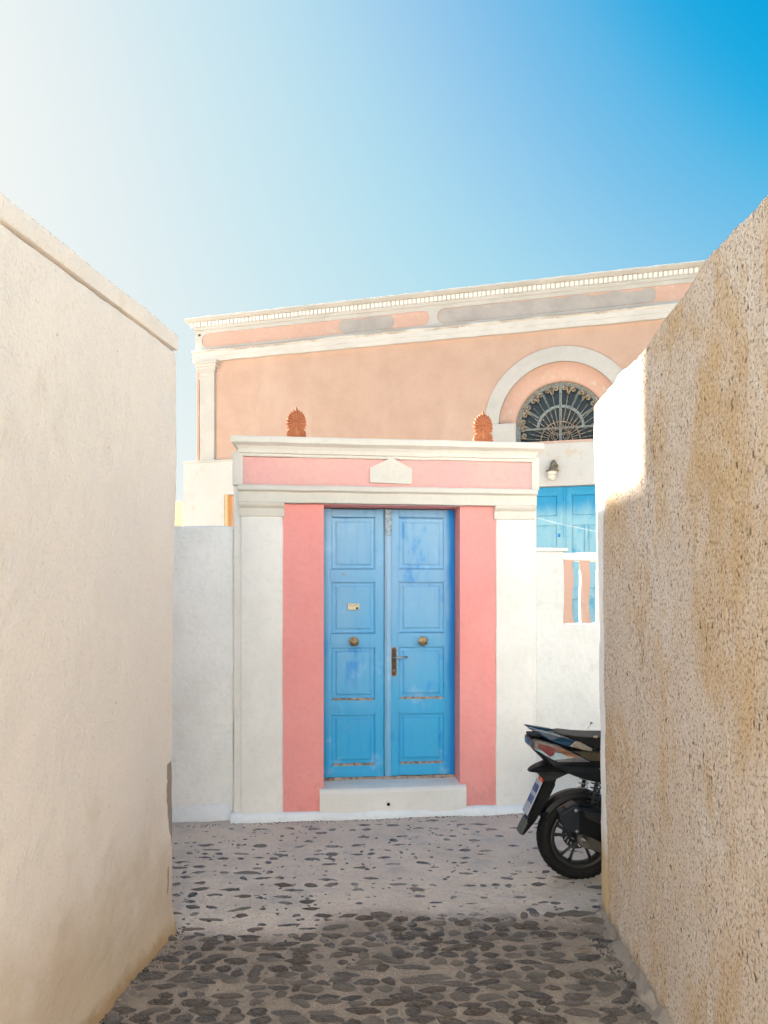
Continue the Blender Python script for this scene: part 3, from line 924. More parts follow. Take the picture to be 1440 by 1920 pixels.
    mb.build('batten_capital', flat('pale_grey_blue_wood', (0.36, 0.46, 0.56), 0.7, var=0.25, bump=0.4), Rf, True)
    # knobs
    kp = [(0.0, 0.0), (0.026, 0.0), (0.026, 0.004), (0.012, 0.008), (0.010, 0.018), (0.020, 0.022), (0.033, 0.028), (0.037, 0.034), (0.036, 0.040), (0.030, 0.044), (0.025, 0.043), (0.022, 0.046), (0.010, 0.049), (0.0005, 0.050)]
    for x, lf in ((0.888, L), (1.424, Rf)):
        MB().add(lathe(kp[1:], 28, 'Y'), Matrix.Translation((x, F - 0.004, 1.312))).build('door_knob', BRASS, lf, True)
    # lock plate and lever
    def cap(cx, z0, z1, r, n=10):
        return arc(cx, z1 - r, r, 0, 180, n) + arc(cx, z0 + r, r, 180, 360, n)
    p = MB().add(plate(cap(1.200, 1.036, 1.266, 0.0235), [], F - 0.005, F + 0.002))
    fix_normals(p.build('lock_plate_rim', BRASS, Rf))
    p = MB().add(plate(cap(1.200, 1.044, 1.258, 0.0165), [], F - 0.009, F))
    fix_normals(p.build('lock_plate', DARKBRASS, Rf))
    MB().add(lathe([(0.008, 0), (0.008, 0.004), (0.006, 0.004)], 10, 'Y'), Matrix.Translation((1.200, F - 0.009, 1.085))).build('keyhole', BRASS, Rf)
    mb = MB().add(tube([(1.200, F - 0.005, 1.187), (1.200, F - 0.050, 1.187), (1.207, F - 0.056, 1.187), (1.235, F - 0.058, 1.188), (1.300, F - 0.056, 1.191)], 0.008, 10, radii=[0.011, 0.009, 0.0085, 0.0075, 0.0065]))
    mb.build('door_handle', STEEL, Rf, True)
    # little name plate with two lines of faded print
    MB().add(bevel_box(0.842, 0.930, F - 0.016, F + 0.006, 1.553, 1.603, 0.004)).build('name_plate', PLATEM, L, True)
    mb = MB()
    for k in range(9):
        mb.add(box(0.856 + 0.0065 * k, 0.860 + 0.0065 * k, F - 0.0175, F - 0.015, 1.584, 1.590))
    mb.build('faded_print', flat('faded_print_ink', (0.45, 0.36, 0.22), 0.6), L)
    MB().add(lathe([(0.009, 0), (0.009, 0.004), (0.004, 0.007)], 12, 'Y'), Matrix.Translation((0.913, F - 0.015, 1.566))).build('bell_push', INKM, L, True)
    return t
build_gate()

# ------------------------------------------------------------------ antefixes
def build_antefix(x, z, label, s=1.0, lean=0.0):
    c, sn = math.cos(GA), math.sin(GA)
    loc = (GO[0] + c * x - sn * 0.02, GO[1] + sn * x + c * 0.02, z)
    t = thing('antefix', label, 'roof ornament', loc, GA + lean, 'terracotta palmettes on the gateway cornice')
    H = 0.225
    cz = 0.110
    # serrated back plate
    tips = 17
    out = []
    for k in range(tips * 2 - 1):
        a = R(-42 + (264) * k / (tips * 2 - 2))
        even = k % 2 == 0
        rx_, rz_ = 0.070, 0.096
        if k == tips - 1:
            rr = 1.27
        else:
            rr = 1.10 if even else 0.90
        if (k in (tips - 2, tips)):
            rr = 0.96
        out.append((rx_ * rr * math.cos(a), cz + 0.0 + rz_ * rr * math.sin(a) * (1.0 if math.sin(a) > 0 else 0.8)))
    left = [(-0.052, 0.055), (-0.066, 0.046), (-0.070, 0.034), (-0.074, 0.024), (-0.072, 0.010), (-0.062, 0.004)]
    rightp = [(-p[0], p[1]) for p in left][::-1]
    poly = rightp + out + left
    fix_normals(MB().add(plate(poly, [], -0.016, 0.020)).build('back_plate', TERRA, t))
    for k in range(13):
        a = R(-24 + 228 * k / 12)
        e = 1.22 if k == 6 else 0.98
        p0 = Vector((0.012 * math.cos(a), -0.018, cz + 0.004 + 0.012 * math.sin(a)))
        p1 = Vector((0.074 * e * math.cos(a), -0.016, cz + 0.100 * e * math.sin(a) * (1 if math.sin(a) > 0 else 0.8)))
        pts = [p0.lerp(p1, q) for q in (0, 0.25, 0.55, 0.85, 1.0)]
        MB().add(tube(pts, 0.004, 6, radii=[0.003, 0.0055, 0.0095, 0.0095, 0.003])).build('petal', TERRA, t, True)
    for sx in (-1, 1):
        sp = []
        for q in range(26):
            a = q / 25 * 3.4 * math.pi
            r = 0.023 * (1 - q / 25 * 0.75)
            sp.append((sx * (0.044 + r * math.cos(a)), -0.018, 0.033 + r * math.sin(a)))
        pts = [(sx * 0.010, -0.018, 0.088), (sx * 0.022, -0.020, 0.070), (sx * 0.048, -0.018, 0.060)] + sp
        MB().add(tube(pts, 0.0052, 6)).build('volute', TERRA, t, True)
    MB().add(lathe([(0.004, 0), (0.014, 0.0), (0.014, 0.006), (0.006, 0.011)], 12, 'Y'), Matrix.Translation((0, -0.014, 0.105))).add(soft_box(-0.012, 0.012, -0.024, 0, 0.006, 0.080, 0.006, 0.03)).build('stem', TERRA, t, True)
    MB().add(soft_box(-0.076, 0.076, -0.030, 0.030, -0.006, 0.008, 0.004, 0.03, 0.003, 30)).build('base', TERRA, t, True)
    for ch in t.children:
        ch.scale = (s, s, s)
build_antefix(0.450, 2.838, 'terracotta palmette ornament on the gateway cornice, left one, in front of plain peach wall', 0.98)
build_antefix(1.868, 2.842, 'terracotta palmette ornament on the gateway cornice, right one, below the arched window', 1.0, R(-4))

# ================================================================== STREET WALLS beside the gateway
def build_street_walls():
    t = thing('garden_wall', 'low rough white wall joining the left side of the pink gateway', 'wall', GO, GA)
    MB().add(soft_box(-5.5, -0.012, 0.055, 0.36, -0.05, 2.178, 0.018, 0.05, 0.012, 2.5, 0.0035, 14, 5)).build('wall', GARDENWHITE, t, True)
    prof = [(0.1, -0.05), (0.024, -0.05), (0.028, 0.03), (0.038, 0.075), (0.046, 0.105), (0.052, 0.122), (0.1, 0.13)]
    o = link_mesh('skirting', *run(prof, -5.5, -0.035, 0.04, 0.014, 4), SKIRT, t, True); fix_normals(o)

    t = thing('terrace_wall', 'white wall right of the gateway with pierced peach balusters at its top', 'wall', GO, GA)
    A = dict(amp=0.010, freq=2.5, amp2=0.003, freq2=14)
    MB().add(soft_box(2.293, 6.0, 0.050, 0.20, -0.05, 1.448, 0.010, 0.05, **A, seed=7)).build('wall', ROUGHWHITE, t, True)
    MB().add(soft_box(2.293, 2.524, 0.052, 0.198, 1.43, 2.012, 0.012, 0.05, **A, seed=7)).build('pier', ROUGHWHITE, t, True)
    MB().add(soft_box(2.285, 2.548, 0.020, 0.24, 2.006, 2.036, 0.010, 0.04, 0.005, 8)).build('coping', WHITE, t, True)
    MB().add(soft_box(2.50, 6.0, 0.046, 0.205, 1.938, 2.000, 0.012, 0.05, 0.006, 5)).build('top_rail', WHITE, t, True)
    for k in range(24):
        x = 2.527 + 0.1375 * k
        n = 16
        w = 0.074
        Lp = [(x, 1.446 + 0.494 * i / n) for i in range(n + 1)]
        Rp = [(x + w + 0.006 * math.sin(i / n * 2 * math.pi * 1.35 + 2.0) + (0.012 if i in (0, n) else 0), 1.446 + 0.494 * i / n) for i in range(n + 1)]
        if k:
            Lp = [(p[0] + 0.003 * math.sin(i / n * 2 * math.pi * 1.35 + 2.0), p[1]) for i, p in enumerate(Lp)]
        b = fix_normals(MB().add(plate(Lp + Rp[::-1], [], 0.070, 0.073)).build('baluster', PEACH2, t))
        fix_normals(MB().add(plate(Lp + Rp[::-1], [], 0.0732, 0.105)).build('baluster_body', WHITE, b))
    o = link_mesh('skirting', *run([(0.1, -0.05), (0.008, -0.05), (0.010, 0.03), (0.024, 0.07), (0.040, 0.082), (0.1, 0.09)], 2.315, 6.0, 0.04, 0.012, 4), SKIRT, t, True); fix_normals(o)
    # small rusty hook with a thread hanging from it, just above the scooter
    c, s = math.cos(GA), math.sin(GA)
    h = thing('wall_hook', 'tiny bent dark hook in the white wall above the scooter seat', 'hook', (GO[0] + c * 2.735 - s * 0.03, GO[1] + s * 2.735 + c * 0.03, 0.66), GA)
    MB().add(tube([(0, 0.03, 0.0), (0, 0.0, 0.004), (0.006, -0.01, 0.012), (0.002, -0.01, 0.017), (-0.012, -0.006, 0.012)], 0.003, 6)).build('hook', DARKBRASS, h, True)
    MB().add(tube([(0.0, -0.004, 0.004), (-0.02, -0.004, -0.018), (-0.032, -0.002, -0.035)], 0.0013, 5)).build('thread', DARKBRASS, h, True)
build_street_walls()

# ================================================================== PINK MANSION
MA = math.atan2(-1400, 5010)
MO = (-3.58, 14.3, 0)
AC, AZ = 6.771, 4.57
def build_mansion():
    t = thing('mansion', 'peach neoclassical mansion with dentil cornice and arched fanlight behind the gateway', 'mansion', MO, MA)
    Lm = 10.6
    # upper wall with the arched opening
    hole = [(AC - 1.02, 4.2)] + [(AC - 1.02, AZ)] + arc(AC, AZ, 1.02, 180, 0, 40)[1:-1] + [(AC + 1.02, AZ), (AC + 1.02, 4.2)]
    outer = [(0.03, 4.2)] + hole + [(Lm, 4.2), (Lm, 6.75), (0.03, 6.75)]
    fix_normals(MB().add(plate(outer, [], 0.0, 0.35)).build('upper_wall', PEACH, t))
    MB().add(box(0.03, 0.35, 0.352, 7, 0, 6.75)).add(box(Lm - 0.3, Lm, 0.352, 7, 0, 6.75)).add(box(0.03, Lm, 6.7, 7.001, 0, 6.75)).add(box(0.03, Lm, 0.352, 6.69, 6.6, 6.76)).add(box(0.36, Lm - 0.31, 3.0, 3.1, 0, 6.59)).build('side_and_back_walls', PEACH, t)
    # white lower storey, pierced by the door and by a small window on the left
    D0, D1, DT = 6.14, 7.54, 3.505
    outer = [(-0.246, -0.05), (D0, -0.05), (D0, DT), (D1, DT), (D1, -0.05), (Lm, -0.05), (Lm, 4.205), (-0.246, 4.225)]
    win = [(0.615, 2.2), (1.5, 2.2), (1.5, 3.583), (0.615, 3.583)]
    fix_normals(MB().add(plate(outer, [win], -0.075, 0.30)).build('lower_wall', OLDWHITE, t))
    MB().add(soft_box(-0.262, 0.9, -0.090, 0.32, 4.206, 4.250, 0.01, 0.06, 0.006, 8)).build('ledge', MWHITE, t, True)
    MB().add(box(0.612, 0.675, -0.060, 0.29, 2.2, 3.585)).build('window_reveal', OCHRE, t)
    MB().add(box(0.675, 1.51, 0.10, 0.16, 2.2, 3.59)).build('window_shutter', OCHRE, t)
    # pilaster and capital
    MB().add(soft_box(0.085, 0.390, -0.055, 0.05, 4.20, 5.83, 0.008, 0.1, 0.004, 5)).build('pilaster', MWHITE, t, True)
    mb = MB()
    for (a, b, z0, z1, w) in ((0.070, 0.405, 5.80, 5.835, -0.068), (0.078, 0.396, 5.835, 5.93, -0.060), (0.060, 0.415, 5.93, 5.965, -0.078), (0.045, 0.435, 5.965, 6.02, -0.095), (0.022, 0.462, 6.02, 6.075, -0.118), (0.0, 0.480, 6.075, 6.13, -0.140)):
        mb.add(soft_box(a, b, w, 0.05, z0, z1 + 0.001, 0.008, 0.1, 0.003, 12))
    for k in range(5):
        mb.add(lathe([(0.004, -0.016), (0.015, -0.008), (0.016, 0.006), (0.004, 0.016)], 8), Matrix.Translation((0.455 - 0.010 * k, -0.085, 6.09 - 0.034 * k)))
    mb.build('capital', MWHITE, t, True)
    MB().add(soft_box(0.0, 0.06, -0.03, 0.10, 4.22, 6.12, 0.01, 0.2)).build('corner_strip', PEACH, t, True)
    # architrave
    prof = [(0.05, 6.128), (-0.070, 6.124), (-0.078, 6.130), (-0.078, 6.205), (-0.092, 6.212), (-0.092, 6.290), (-0.112, 6.300), (-0.122, 6.312), (-0.122, 6.336), (-0.100, 6.350), (0.05, 6.356)]
    fix_normals(link_mesh('architrave', *run(prof, -0.055, Lm, 0.07, 0.010, 3.2, mitre=False), PEEL, t))
    # frieze with two sunk panels with round ends
    def stadium(a, b, z0, z1, n=14):
        r = (z1 - z0) / 2
        return arc(a + r, z0 + r, r, 270, 90, n) + arc(b - r, z0 + r, r, 90, -90, n)
    P1 = stadium(0.12, 4.555, 6.405, 6.668)
    P2 = stadium(4.69, 10.0, 6.405, 6.672)
    fix_normals(MB().add(plate([(-0.02, 6.352), (Lm, 6.352), (Lm, 6.74), (-0.02, 6.74)], [P1, P2], -0.034, 0.02)).build('frieze', MWHITE, t))
    fix_normals(MB().add(plate(stadium(0.10, 4.575, 6.395, 6.678), [], -0.016, 0.01)).build('frieze_panel', PEACH2, t))
    fix_normals(MB().add(plate(stadium(4.67, 10.02, 6.395, 6.682), [], -0.016, 0.01)).build('frieze_panel', PEACH2, t))
    rnd = random.Random(11)
    def patch(a, b, z0, z1, name):
        n = int((b - a) / 0.05)
        bot, tp = [], []
        for i in range(n + 1):
            x = a + (b - a) * i / n
            e = min(i, n - i) / 2.0
            k = max(0, 1 - e) ** 2 * 0.5 * (z1 - z0) * 0.5
            bot.append((x, z0 + k + 0.012 * rnd.random()))
            tp.append((x, z1 - k - 0.03 * abs(noise.noise(Vector((x * 1.7, 2, 1)))) * 2 - 0.01 * rnd.random()))
        fix_normals(MB().add(plate(bot + tp[::-1], [], -0.022, -0.010)).build(name, GREYRENDER, t))
    patch(2.88, 3.90, 6.41, 6.675, 'bare_render_patch')
    patch(4.72, 8.28, 6.41, 6.675, 'bare_render_patch')
    # cornice and dentils
    prof = [(0.05, 6.735), (-0.050, 6.735), (-0.060, 6.742), (-0.060, 6.790), (0.05, 6.792)]
    fix_normals(link_mesh('bed_moulding', *run(prof, -0.04, Lm, 0.1, 0.004, 3), MWHITE, t))
    MB().add(box(-0.05, Lm, -0.062, 0.3, 6.793, 6.878)).build('dentil_band', MWHITE, t)
    prof = [(0.3, 6.879), (-0.118, 6.879), (-0.124, 6.884), (-0.150, 6.892), (-0.160, 6.902), (-0.178, 6.908), (-0.180, 6.936), (-0.172, 6.944), (0.3, 6.962)]
    fix_normals(link_mesh('cornice', *run(prof, -0.165, Lm, 0.05, 0.007, 6), MWHITE, t))
    me = None
    k = 0
    x = -0.10
    while x < Lm - 0.06:
        if me is None:
            v, f = bevel_box(0, 0.057, -0.088, -0.055, 6.797, 6.876, 0.003)
            me = bpy.data.meshes.new('dentil')
            me.from_pydata([tuple(q) for q in v], [], f)
            me.materials.append(WHITE)
        o = link_data('dentil', me, t, (x + rnd.uniform(-0.003, 0.003), rnd.uniform(-0.002, 0.002), 0))
        x += 0.0765
    # archivolt, imposts and splayed reveal
    ring = [(AC - 1.265, 4.20)] + arc(AC, AZ, 1.265, 180, 0, 48) + [(AC + 1.265, 4.20), (AC + 1.02, 4.20)] + arc(AC, AZ, 1.02, 0, 180, 48) + [(AC - 1.02, 4.20)]
    fix_normals(MB().add(plate(ring, [], -0.035, 0.02)).build('archivolt', MWHITE, t))
    for s in (-1, 1):
        a, b = sorted((AC + s * 0.725, AC + s * 1.13))
        MB().add(soft_box(a, b, -0.060, 0.26, 4.20, 4.598, 0.010, 0.1, 0.004, 6)).build('impost', MWHITE, t, True)
    v, f = [], []
    n = 48
    prof = [(1.02, 0.0), (1.02, 0.03), (0.80, 0.15), (0.745, 0.155), (0.74, 0.34)]
    pts = [(180 - 180 * i / n) for i in range(n + 1)]
    for (r, y) in prof:
        v.append((AC - r, y, 4.2))
        for a in pts:
            v.append((AC + r * math.cos(R(a)), y, AZ + r * math.sin(R(a))))
        v.append((AC + r, y, 4.2))
    m = n + 3
    for i in range(len(prof) - 1):
        for k in range(m - 1):
            f.append((i * m + k, i * m + k + 1, (i + 1) * m + k + 1, (i + 1) * m + k))
    o = link_mesh('arch_reveal', v, f, PEACH2, t, True)
    md = o.data
    MB().add(box(AC - 0.72, AC + 0.72, -0.045, 0.30, 4.204, 4.262)).build('sill', PEACH2, t)
    # fanlight: frame, glazing bars, panes, grille
    ringo = [(AC - 0.738, 4.262)] + arc(AC, AZ, 0.738, 180, 0, 40) + [(AC + 0.738, 4.262), (AC + 0.67, 4.262)] + arc(AC, AZ, 0.67, 0, 180, 40) + [(AC - 0.67, 4.262)]
    fr = fix_normals(MB().add(plate(ringo, [], 0.20, 0.26)).build('fanlight_frame', FRAMEGREEN, t))
    MB().add(box(AC - 0.67, AC + 0.67, 0.205, 0.255, 4.263, 4.30)).build('bottom_bar', FRAMEGREEN, fr)
    MB().add(box(AC - 0.022, AC + 0.022, 0.203, 0.25, 4.301, AZ + 0.67)).build('mullion', FRAMEGREEN, fr)
    r1 = arc(AC, 4.52, 0.40, 178, 2, 28) + arc(AC, 4.52, 0.355, 2, 178, 28)
    fix_normals(MB().add(plate(r1, [], 0.208, 0.245)).build('glazing_ring', FRAMEGREEN, fr))
    for a in (28, 62, 118, 152):
        p0 = Vector((AC + 0.40 * math.cos(R(a)), 0.228, 4.53 + 0.40 * math.sin(R(a))))
        p1 = Vector((AC + 0.69 * math.cos(R(a)), 0.228, AZ + 0.69 * math.sin(R(a))))
        MB().add(tube([p0, p1], 0.017, 4)).build('glazing_bar', FRAMEGREEN, fr)
    for s in (-1, 1):
        MB().add(box(min(AC + s * 0.024, AC + s * 0.665), max(AC + s * 0.024, AC + s * 0.665), 0.212, 0.242, 4.515, 4.545)).build('transom', FRAMEGREEN, fr)
    # glass cut in halves by the mullion
    for s in (-1, 1):
        h = [(AC + s * 0.0, 4.27)] + [(AC + s * 0.70, 4.27)] + [(AC + s * 0.70 * math.cos(R(a)), AZ + 0.70 * math.sin(R(a))) for a in range(0, 91, 6)]
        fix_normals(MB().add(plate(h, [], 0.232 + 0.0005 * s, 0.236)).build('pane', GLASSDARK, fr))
    gy = 0.155
    gr = MB().add(tube([(AC + 0.712 * math.cos(R(180 - 4.5 * i)), gy, AZ + 0.712 * math.sin(R(180 - 4.5 * i))) for i in range(41)], 0.010, 6)).build('grille', IRON, t, True)
    MB().add(tube([(AC - 0.712, gy, 4.285), (AC + 0.712, gy, 4.285)], 0.010, 6)).build('bottom_bar', IRON, gr)
    zb = 4.30
    nrad = 19
    for i in range(nrad):
        a = 6 + 168 * i / (nrad - 1)
        d = Vector((math.cos(R(a)), 0, math.sin(R(a))))
        # length to the scroll band
        r2 = 0.70 if i % 2 == 0 else 0.54
        c0 = Vector((AC, gy, zb))
        p0 = c0 + d * 0.20
        # ray from c0 towards the circle about (AC,AZ)
        oz = AZ - zb
        tt = d.z * oz + math.sqrt(max(0, (d.z * oz) ** 2 - oz * oz + r2 * r2))
        MB().add(tube([p0, c0 + d * tt], 0.0065 if i % 2 == 0 else 0.0075, 6)).build('radial_bar', IRON, gr, True)
    for i in range(nrad - 1):
        am = 6 + 168 * (i + 0.5) / (nrad - 1)
        d = Vector((math.cos(R(am)), 0, math.sin(R(am))))
        oz = AZ - zb
        r2 = 0.622
        tt = d.z * oz + math.sqrt(max(0, (d.z * oz) ** 2 - oz * oz + r2 * r2))
        c1 = Vector((AC, gy, zb)) + d * tt
        u = Vector((-d.z, 0, d.x)) * (1 if i % 2 else -1)
        pts = []
        for q in range(22):
            aa = q / 21 * 3.2 * math.pi
            rr = 0.046 * (1 - 0.72 * q / 21)
            pts.append(c1 + u * (rr * math.cos(aa)) + d * (rr * math.sin(aa)))
        pts = [c1 + u * 0.05 - d * 0.085] + pts
        MB().add(tube(pts, 0.012, 5)).build('scroll', IRON, gr, True)
    for rr in (0.20, 0.325):
        MB().add(tube([(AC + rr * math.cos(R(180 - 9 * i)), gy, zb + rr * math.sin(R(180 - 9 * i))) for i in range(21)], 0.009, 6)).build('inner_arc', IRON, gr, True)
    for s in (-1, 1):
        pts = []
        for q in range(24):
            aa = q / 23 * 3.6 * math.pi
            r_ = 0.075 * (1 - 0.7 * q / 23)
            pts.append((AC + s * (0.09 - r_ * math.cos(aa)), gy, zb + 0.07 + r_ * math.sin(aa)))
        MB().add(tube(pts, 0.008, 5)).build('scroll', IRON, gr, True)
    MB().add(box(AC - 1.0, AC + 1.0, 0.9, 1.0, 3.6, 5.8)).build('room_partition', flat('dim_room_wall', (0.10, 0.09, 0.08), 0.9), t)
    # big door below
    F = 0.06
    def leaf2(x0, x1, cols, flip):
        lf = MB().add(box(x0, x1, F + 0.03, F + 0.06, 0.02, DT - 0.002)).build('door_leaf', BLUE2, t)
        rws = [(0.12, 0.75), (0.92, 1.62), (1.80, 2.86), (3.02, 3.36)]
        zs_ = [0.02, 0.12, 0.75, 0.92, 1.62, 1.80, 2.86, 3.02, 3.36, DT - 0.002]
        for i in range(0, 10, 2):
            MB().add(soft_box(x0 + 0.10, x1 - 0.10, F, F + 0.031, zs_[i], zs_[i + 1], 0.004, 0.3)).build('rail', BLUE2, lf, True)
        for (a, b) in ((x0, x0 + 0.105), (x1 - 0.105, x1)):
            MB().add(soft_box(a, b, F - 0.002, F + 0.032, 0.022, DT - 0.004, 0.004, 0.3)).build('stile', BLUE2, lf, True)
        w = (x1 - x0 - 0.21 - 0.06 * (cols - 1)) / cols
        for (za, zb_) in rws:
            cc = cols if zb_ < 3 else 1
            ww = w if cc == cols else x1 - x0 - 0.21
            for k in range(cc):
                xa = x0 + 0.105 + k * (ww + 0.06)
                MB().add(soft_box(xa + 0.012, xa + ww - 0.012, F + 0.012, F + 0.031, za + 0.012, zb_ - 0.012, 0.005, 0.3)).build('panel', BLUE2, lf, True)
            if cc == 2:
                xm = x0 + 0.105 + w
                MB().add(soft_box(xm, xm + 0.06, F + 0.001, F + 0.031, za, zb_, 0.004, 0.3)).build('muntin', BLUE2, lf, True)
        return lf
    A = leaf2(6.142, 6.822, 1, False)
    B = leaf2(6.862, 7.538, 2, True)
    MB().add(soft_box(6.823, 6.861, F - 0.015, F + 0.04, 0.02, DT - 0.003, 0.006, 0.4)).build('meeting_batten', BLUE2, t, True)
    MB().add(soft_box(6.735, 6.775, F - 0.012, F, 2.66, 2.72, 0.004, 0.1)).build('lock_box', BLUE, A, True)
build_mansion()

def on_mansion(u, y, z):
    c, s = math.cos(MA), math.sin(MA)
    return (MO[0] + c * u - s * y, MO[1] + s * u + c * y, z)

# ------------------------------------------------------------------ wall lamp
def build_lamp():
    t = thing('wall_lamp', 'bulkhead lamp with hanging ribbed glass above the turquoise door', 'lamp', on_mansion(6.658, -0.075, 3.74), MA)
    MB().add(lathe([(0.058, 0), (0.056, 0.02), (0.035, 0.035)], 18, 'Y'), Matrix.Translation((0.03, 0, 0.09))).build('wall_rose', LAMPMETAL, t, True)
    pts = [(0.03, -0.01, 0.09), (0.028, -0.06, 0.125), (0.018, -0.10, 0.140), (0.004, -0.128, 0.118), (0.0, -0.13, 0.075)]
    MB().add(tube(pts, 0.02, 10, radii=[0.03, 0.038, 0.042, 0.040, 0.036])).build('bracket', LAMPMETAL, t, True)
    MB().add(lathe([(0.03, 0.075), (0.045, 0.07), (0.055, 0.035), (0.060, 0.014), (0.108, 0.004), (0.110, -0.006), (0.08, -0.012)], 28), Matrix.Translation((0, -0.13, 0))).build('lamp_shade', LAMPMETAL, t, True)
    MB().add(lathe([(0.074, -0.012), (0.078, -0.03), (0.078, -0.075), (0.074, -0.105), (0.060, -0.135), (0.035, -0.155), (0.008, -0.162)], 26), Matrix.Translation((0, -0.13, 0))).build('lamp_glass', LAMPGLASS, t, True)
    for zz, rr in ((-0.078, 0.0795),):
        MB().add(tube([(rr * math.cos(a), -0.13 + rr * math.sin(a), zz) for a in [2 * math.pi * k / 24 for k in range(24)]], 0.004, 5, True)).build('lamp_ring', LAMPMETAL, t, True)
build_lamp()

# white cable slung across the turquoise door
cb = MB().add(tube([(1.62 + 0.15 * k, 8.4, 2.560 - 0.034 * k + 0.0012 * (k - 3) ** 2) for k in range(8)], 0.0018, 6)).build('cable', CABLEM, None, True)
cb['label'] = 'thin white cable slung across the front of the turquoise door'
cb['category'] = 'cable'

# weed in the corner of the mansion cornice
wd = MB()
rnd = random.Random(2)
for k in range(26):
    a, e = rnd.uniform(0, 6.28), rnd.uniform(-0.3, 1.3)
    L = rnd.uniform(0.025, 0.055)
    d = Vector((math.cos(a) * math.cos(e), math.sin(a) * math.cos(e), math.sin(e)))
    s = d.cross(Vector((0, 0, 1))).normalized() * 0.008
    wd.add(([(0, 0, 0), d * L * 0.5 + s, d * L, d * L * 0.5 - s], [(0, 1, 2, 3)]))
wo_ = wd.build('weed', LEAF, None, False, on_mansion(0.075, -0.05, 6.63))
wo_['label'] = 'tiny green weed growing from the left corner of the mansion frieze'
wo_['category'] = 'plant'

# ================================================================== SCOOTER
def build_scooter():
    t = thing('motor_scooter', 'black motor scooter parked behind the right wall with only its tail showing', 'scooter', (1.140, 4.37, 0.004), R(2))
    ZC = 0.250
    # ---- wheels
    def wheel(x, name, front=False):
        w = MB().add(lathe([(0.020, -0.055), (0.030, -0.05), (0.036, -0.02), (0.036, 0.02), (0.030, 0.05), (0.020, 0.055)], 20, 'Y'), Matrix.Translation((x, 0, ZC))).build(name, RIMM, t, True)
        prof = []
        for q in range(15):
            a = R(-125 + 250 * q / 14)
            prof.append((0.205 + 0.044 * math.cos(a), 0.053 * math.sin(a)))
        prof = [(0.172, -0.036)] + prof + [(0.172, 0.036)]
        tv, tf = lathe(prof, 64, 'Y')
        tf = tf[:-2] + [((len(prof) - 1) * 64 + k, (len(prof) - 1) * 64 + (k + 1) % 64, (k + 1) % 64, k) for k in range(64)]
        ty = MB().add((tv, tf), Matrix.Translation((x, 0, ZC))).build('tyre', RUBBER, w, True)
        # tread grooves: raised blocks left and right of the centre line
        mb = MB()
        for k in range(44):
            for s in (-1, 1):
                a = 2 * math.pi * (k + (0.5 if s > 0 else 0)) / 44
                pts = []
                for q in range(4):
                    ph = R(8 + 17 * q) * s
                    aa = a + 0.030 * q
                    rr = 0.2052 + 0.0448 * math.cos(ph)
                    pts.append((x + rr * math.cos(aa), 0.0538 * math.sin(ph), ZC + rr * math.sin(aa)))
                mb.add(tube(pts, 0.0042, 4, radii=[0.0015, 0.0032, 0.0032, 0.0018]))
        o = mb.build('tread_block', RUBBER, w, True)
        o['kind'] = 'stuff'
        rp = [(0.160, -0.043), (0.177, -0.046), (0.179, -0.040), (0.168, -0.030), (0.156, -0.012), (0.156, 0.012), (0.168, 0.030), (0.179, 0.040), (0.177, 0.046), (0.160, 0.043), (0.151, 0.028), (0.146, 0.0), (0.151, -0.028)]
        rv, rf = lathe(rp, 64, 'Y')
        rf = rf[:-2] + [((len(rp) - 1) * 64 + k, (len(rp) - 1) * 64 + (k + 1) % 64, (k + 1) % 64, k) for k in range(64)]
        fix_normals(MB().add((rv, rf), Matrix.Translation((x, 0, ZC))).build('rim', RIMM, w, True))
        for k in range(5):
            for s in (-1, 1):
                a0 = 2 * math.pi * k / 5 + 0.35
                pts = []
                for q in range(5):
                    fq = q / 4
                    rr = 0.030 + 0.124 * fq
                    aa = a0 + s * (0.10 + 0.11 * fq)
                    pts.append((x + rr * math.cos(aa), -0.016 + 0.01 * fq, ZC + rr * math.sin(aa)))
                MB().add(tube(pts, 0.009, 6, radii=[0.011, 0.009, 0.0085, 0.009, 0.012])).build('spoke', RIMM, w, True)
        # slotted brake disc
        d = 0.040
        outer = [(x + 0.088 * math.cos(2 * math.pi * k / 48), ZC + 0.088 * math.sin(2 * math.pi * k / 48)) for k in range(48)]
        holes = [[(x + 0.040 * math.cos(2 * math.pi * k / 24), ZC + 0.040 * math.sin(2 * math.pi * k / 24)) for k in range(24)]]
        for k in range(18):
            a = 2 * math.pi * k / 18
            c = (x + 0.070 * math.cos(a), ZC + 0.070 * math.sin(a))
            dx, dz = math.cos(a + 0.5) * 0.012, math.sin(a + 0.5) * 0.012
            ux, uz = -math.sin(a + 0.5) * 0.003, math.cos(a + 0.5) * 0.003
            holes.append([(c[0] - dx - ux, c[1] - dz - uz), (c[0] + dx - ux, c[1] + dz - uz), (c[0] + dx + ux, c[1] + dz + uz), (c[0] - dx + ux, c[1] - dz + uz)])
        fix_normals(MB().add(plate(outer, holes, d, d + 0.004)).build('brake_disc', RIMM, w))
        return w
    wheel(0.0, 'rear_wheel')
    wheel(1.29, 'front_wheel', True)
    # valve
    # ---- tail bodywork
    body = [(-0.304, 0.826), (-0.296, 0.838), (-0.268, 0.838), (-0.133, 0.808), (0.038, 0.770), (0.115, 0.752), (0.35, 0.70), (0.52, 0.66), (0.55, 0.52), (0.42, 0.50), (0.25, 0.54), (0.115, 0.578), (0.02, 0.600), (-0.06, 0.626), (-0.109, 0.645), (-0.195, 0.682), (-0.274, 0.760), (-0.300, 0.796)]
    v, f = pillow(body, 0.125, 0.90)
    v = [(p[0], p[1] * (0.55 + 0.45 * min(1, max(0, (p[0] + 0.31) / 0.22))), p[2]) for p in v]
    fix_normals(link_mesh('tail_body', v, f, BLACKP, t, False))
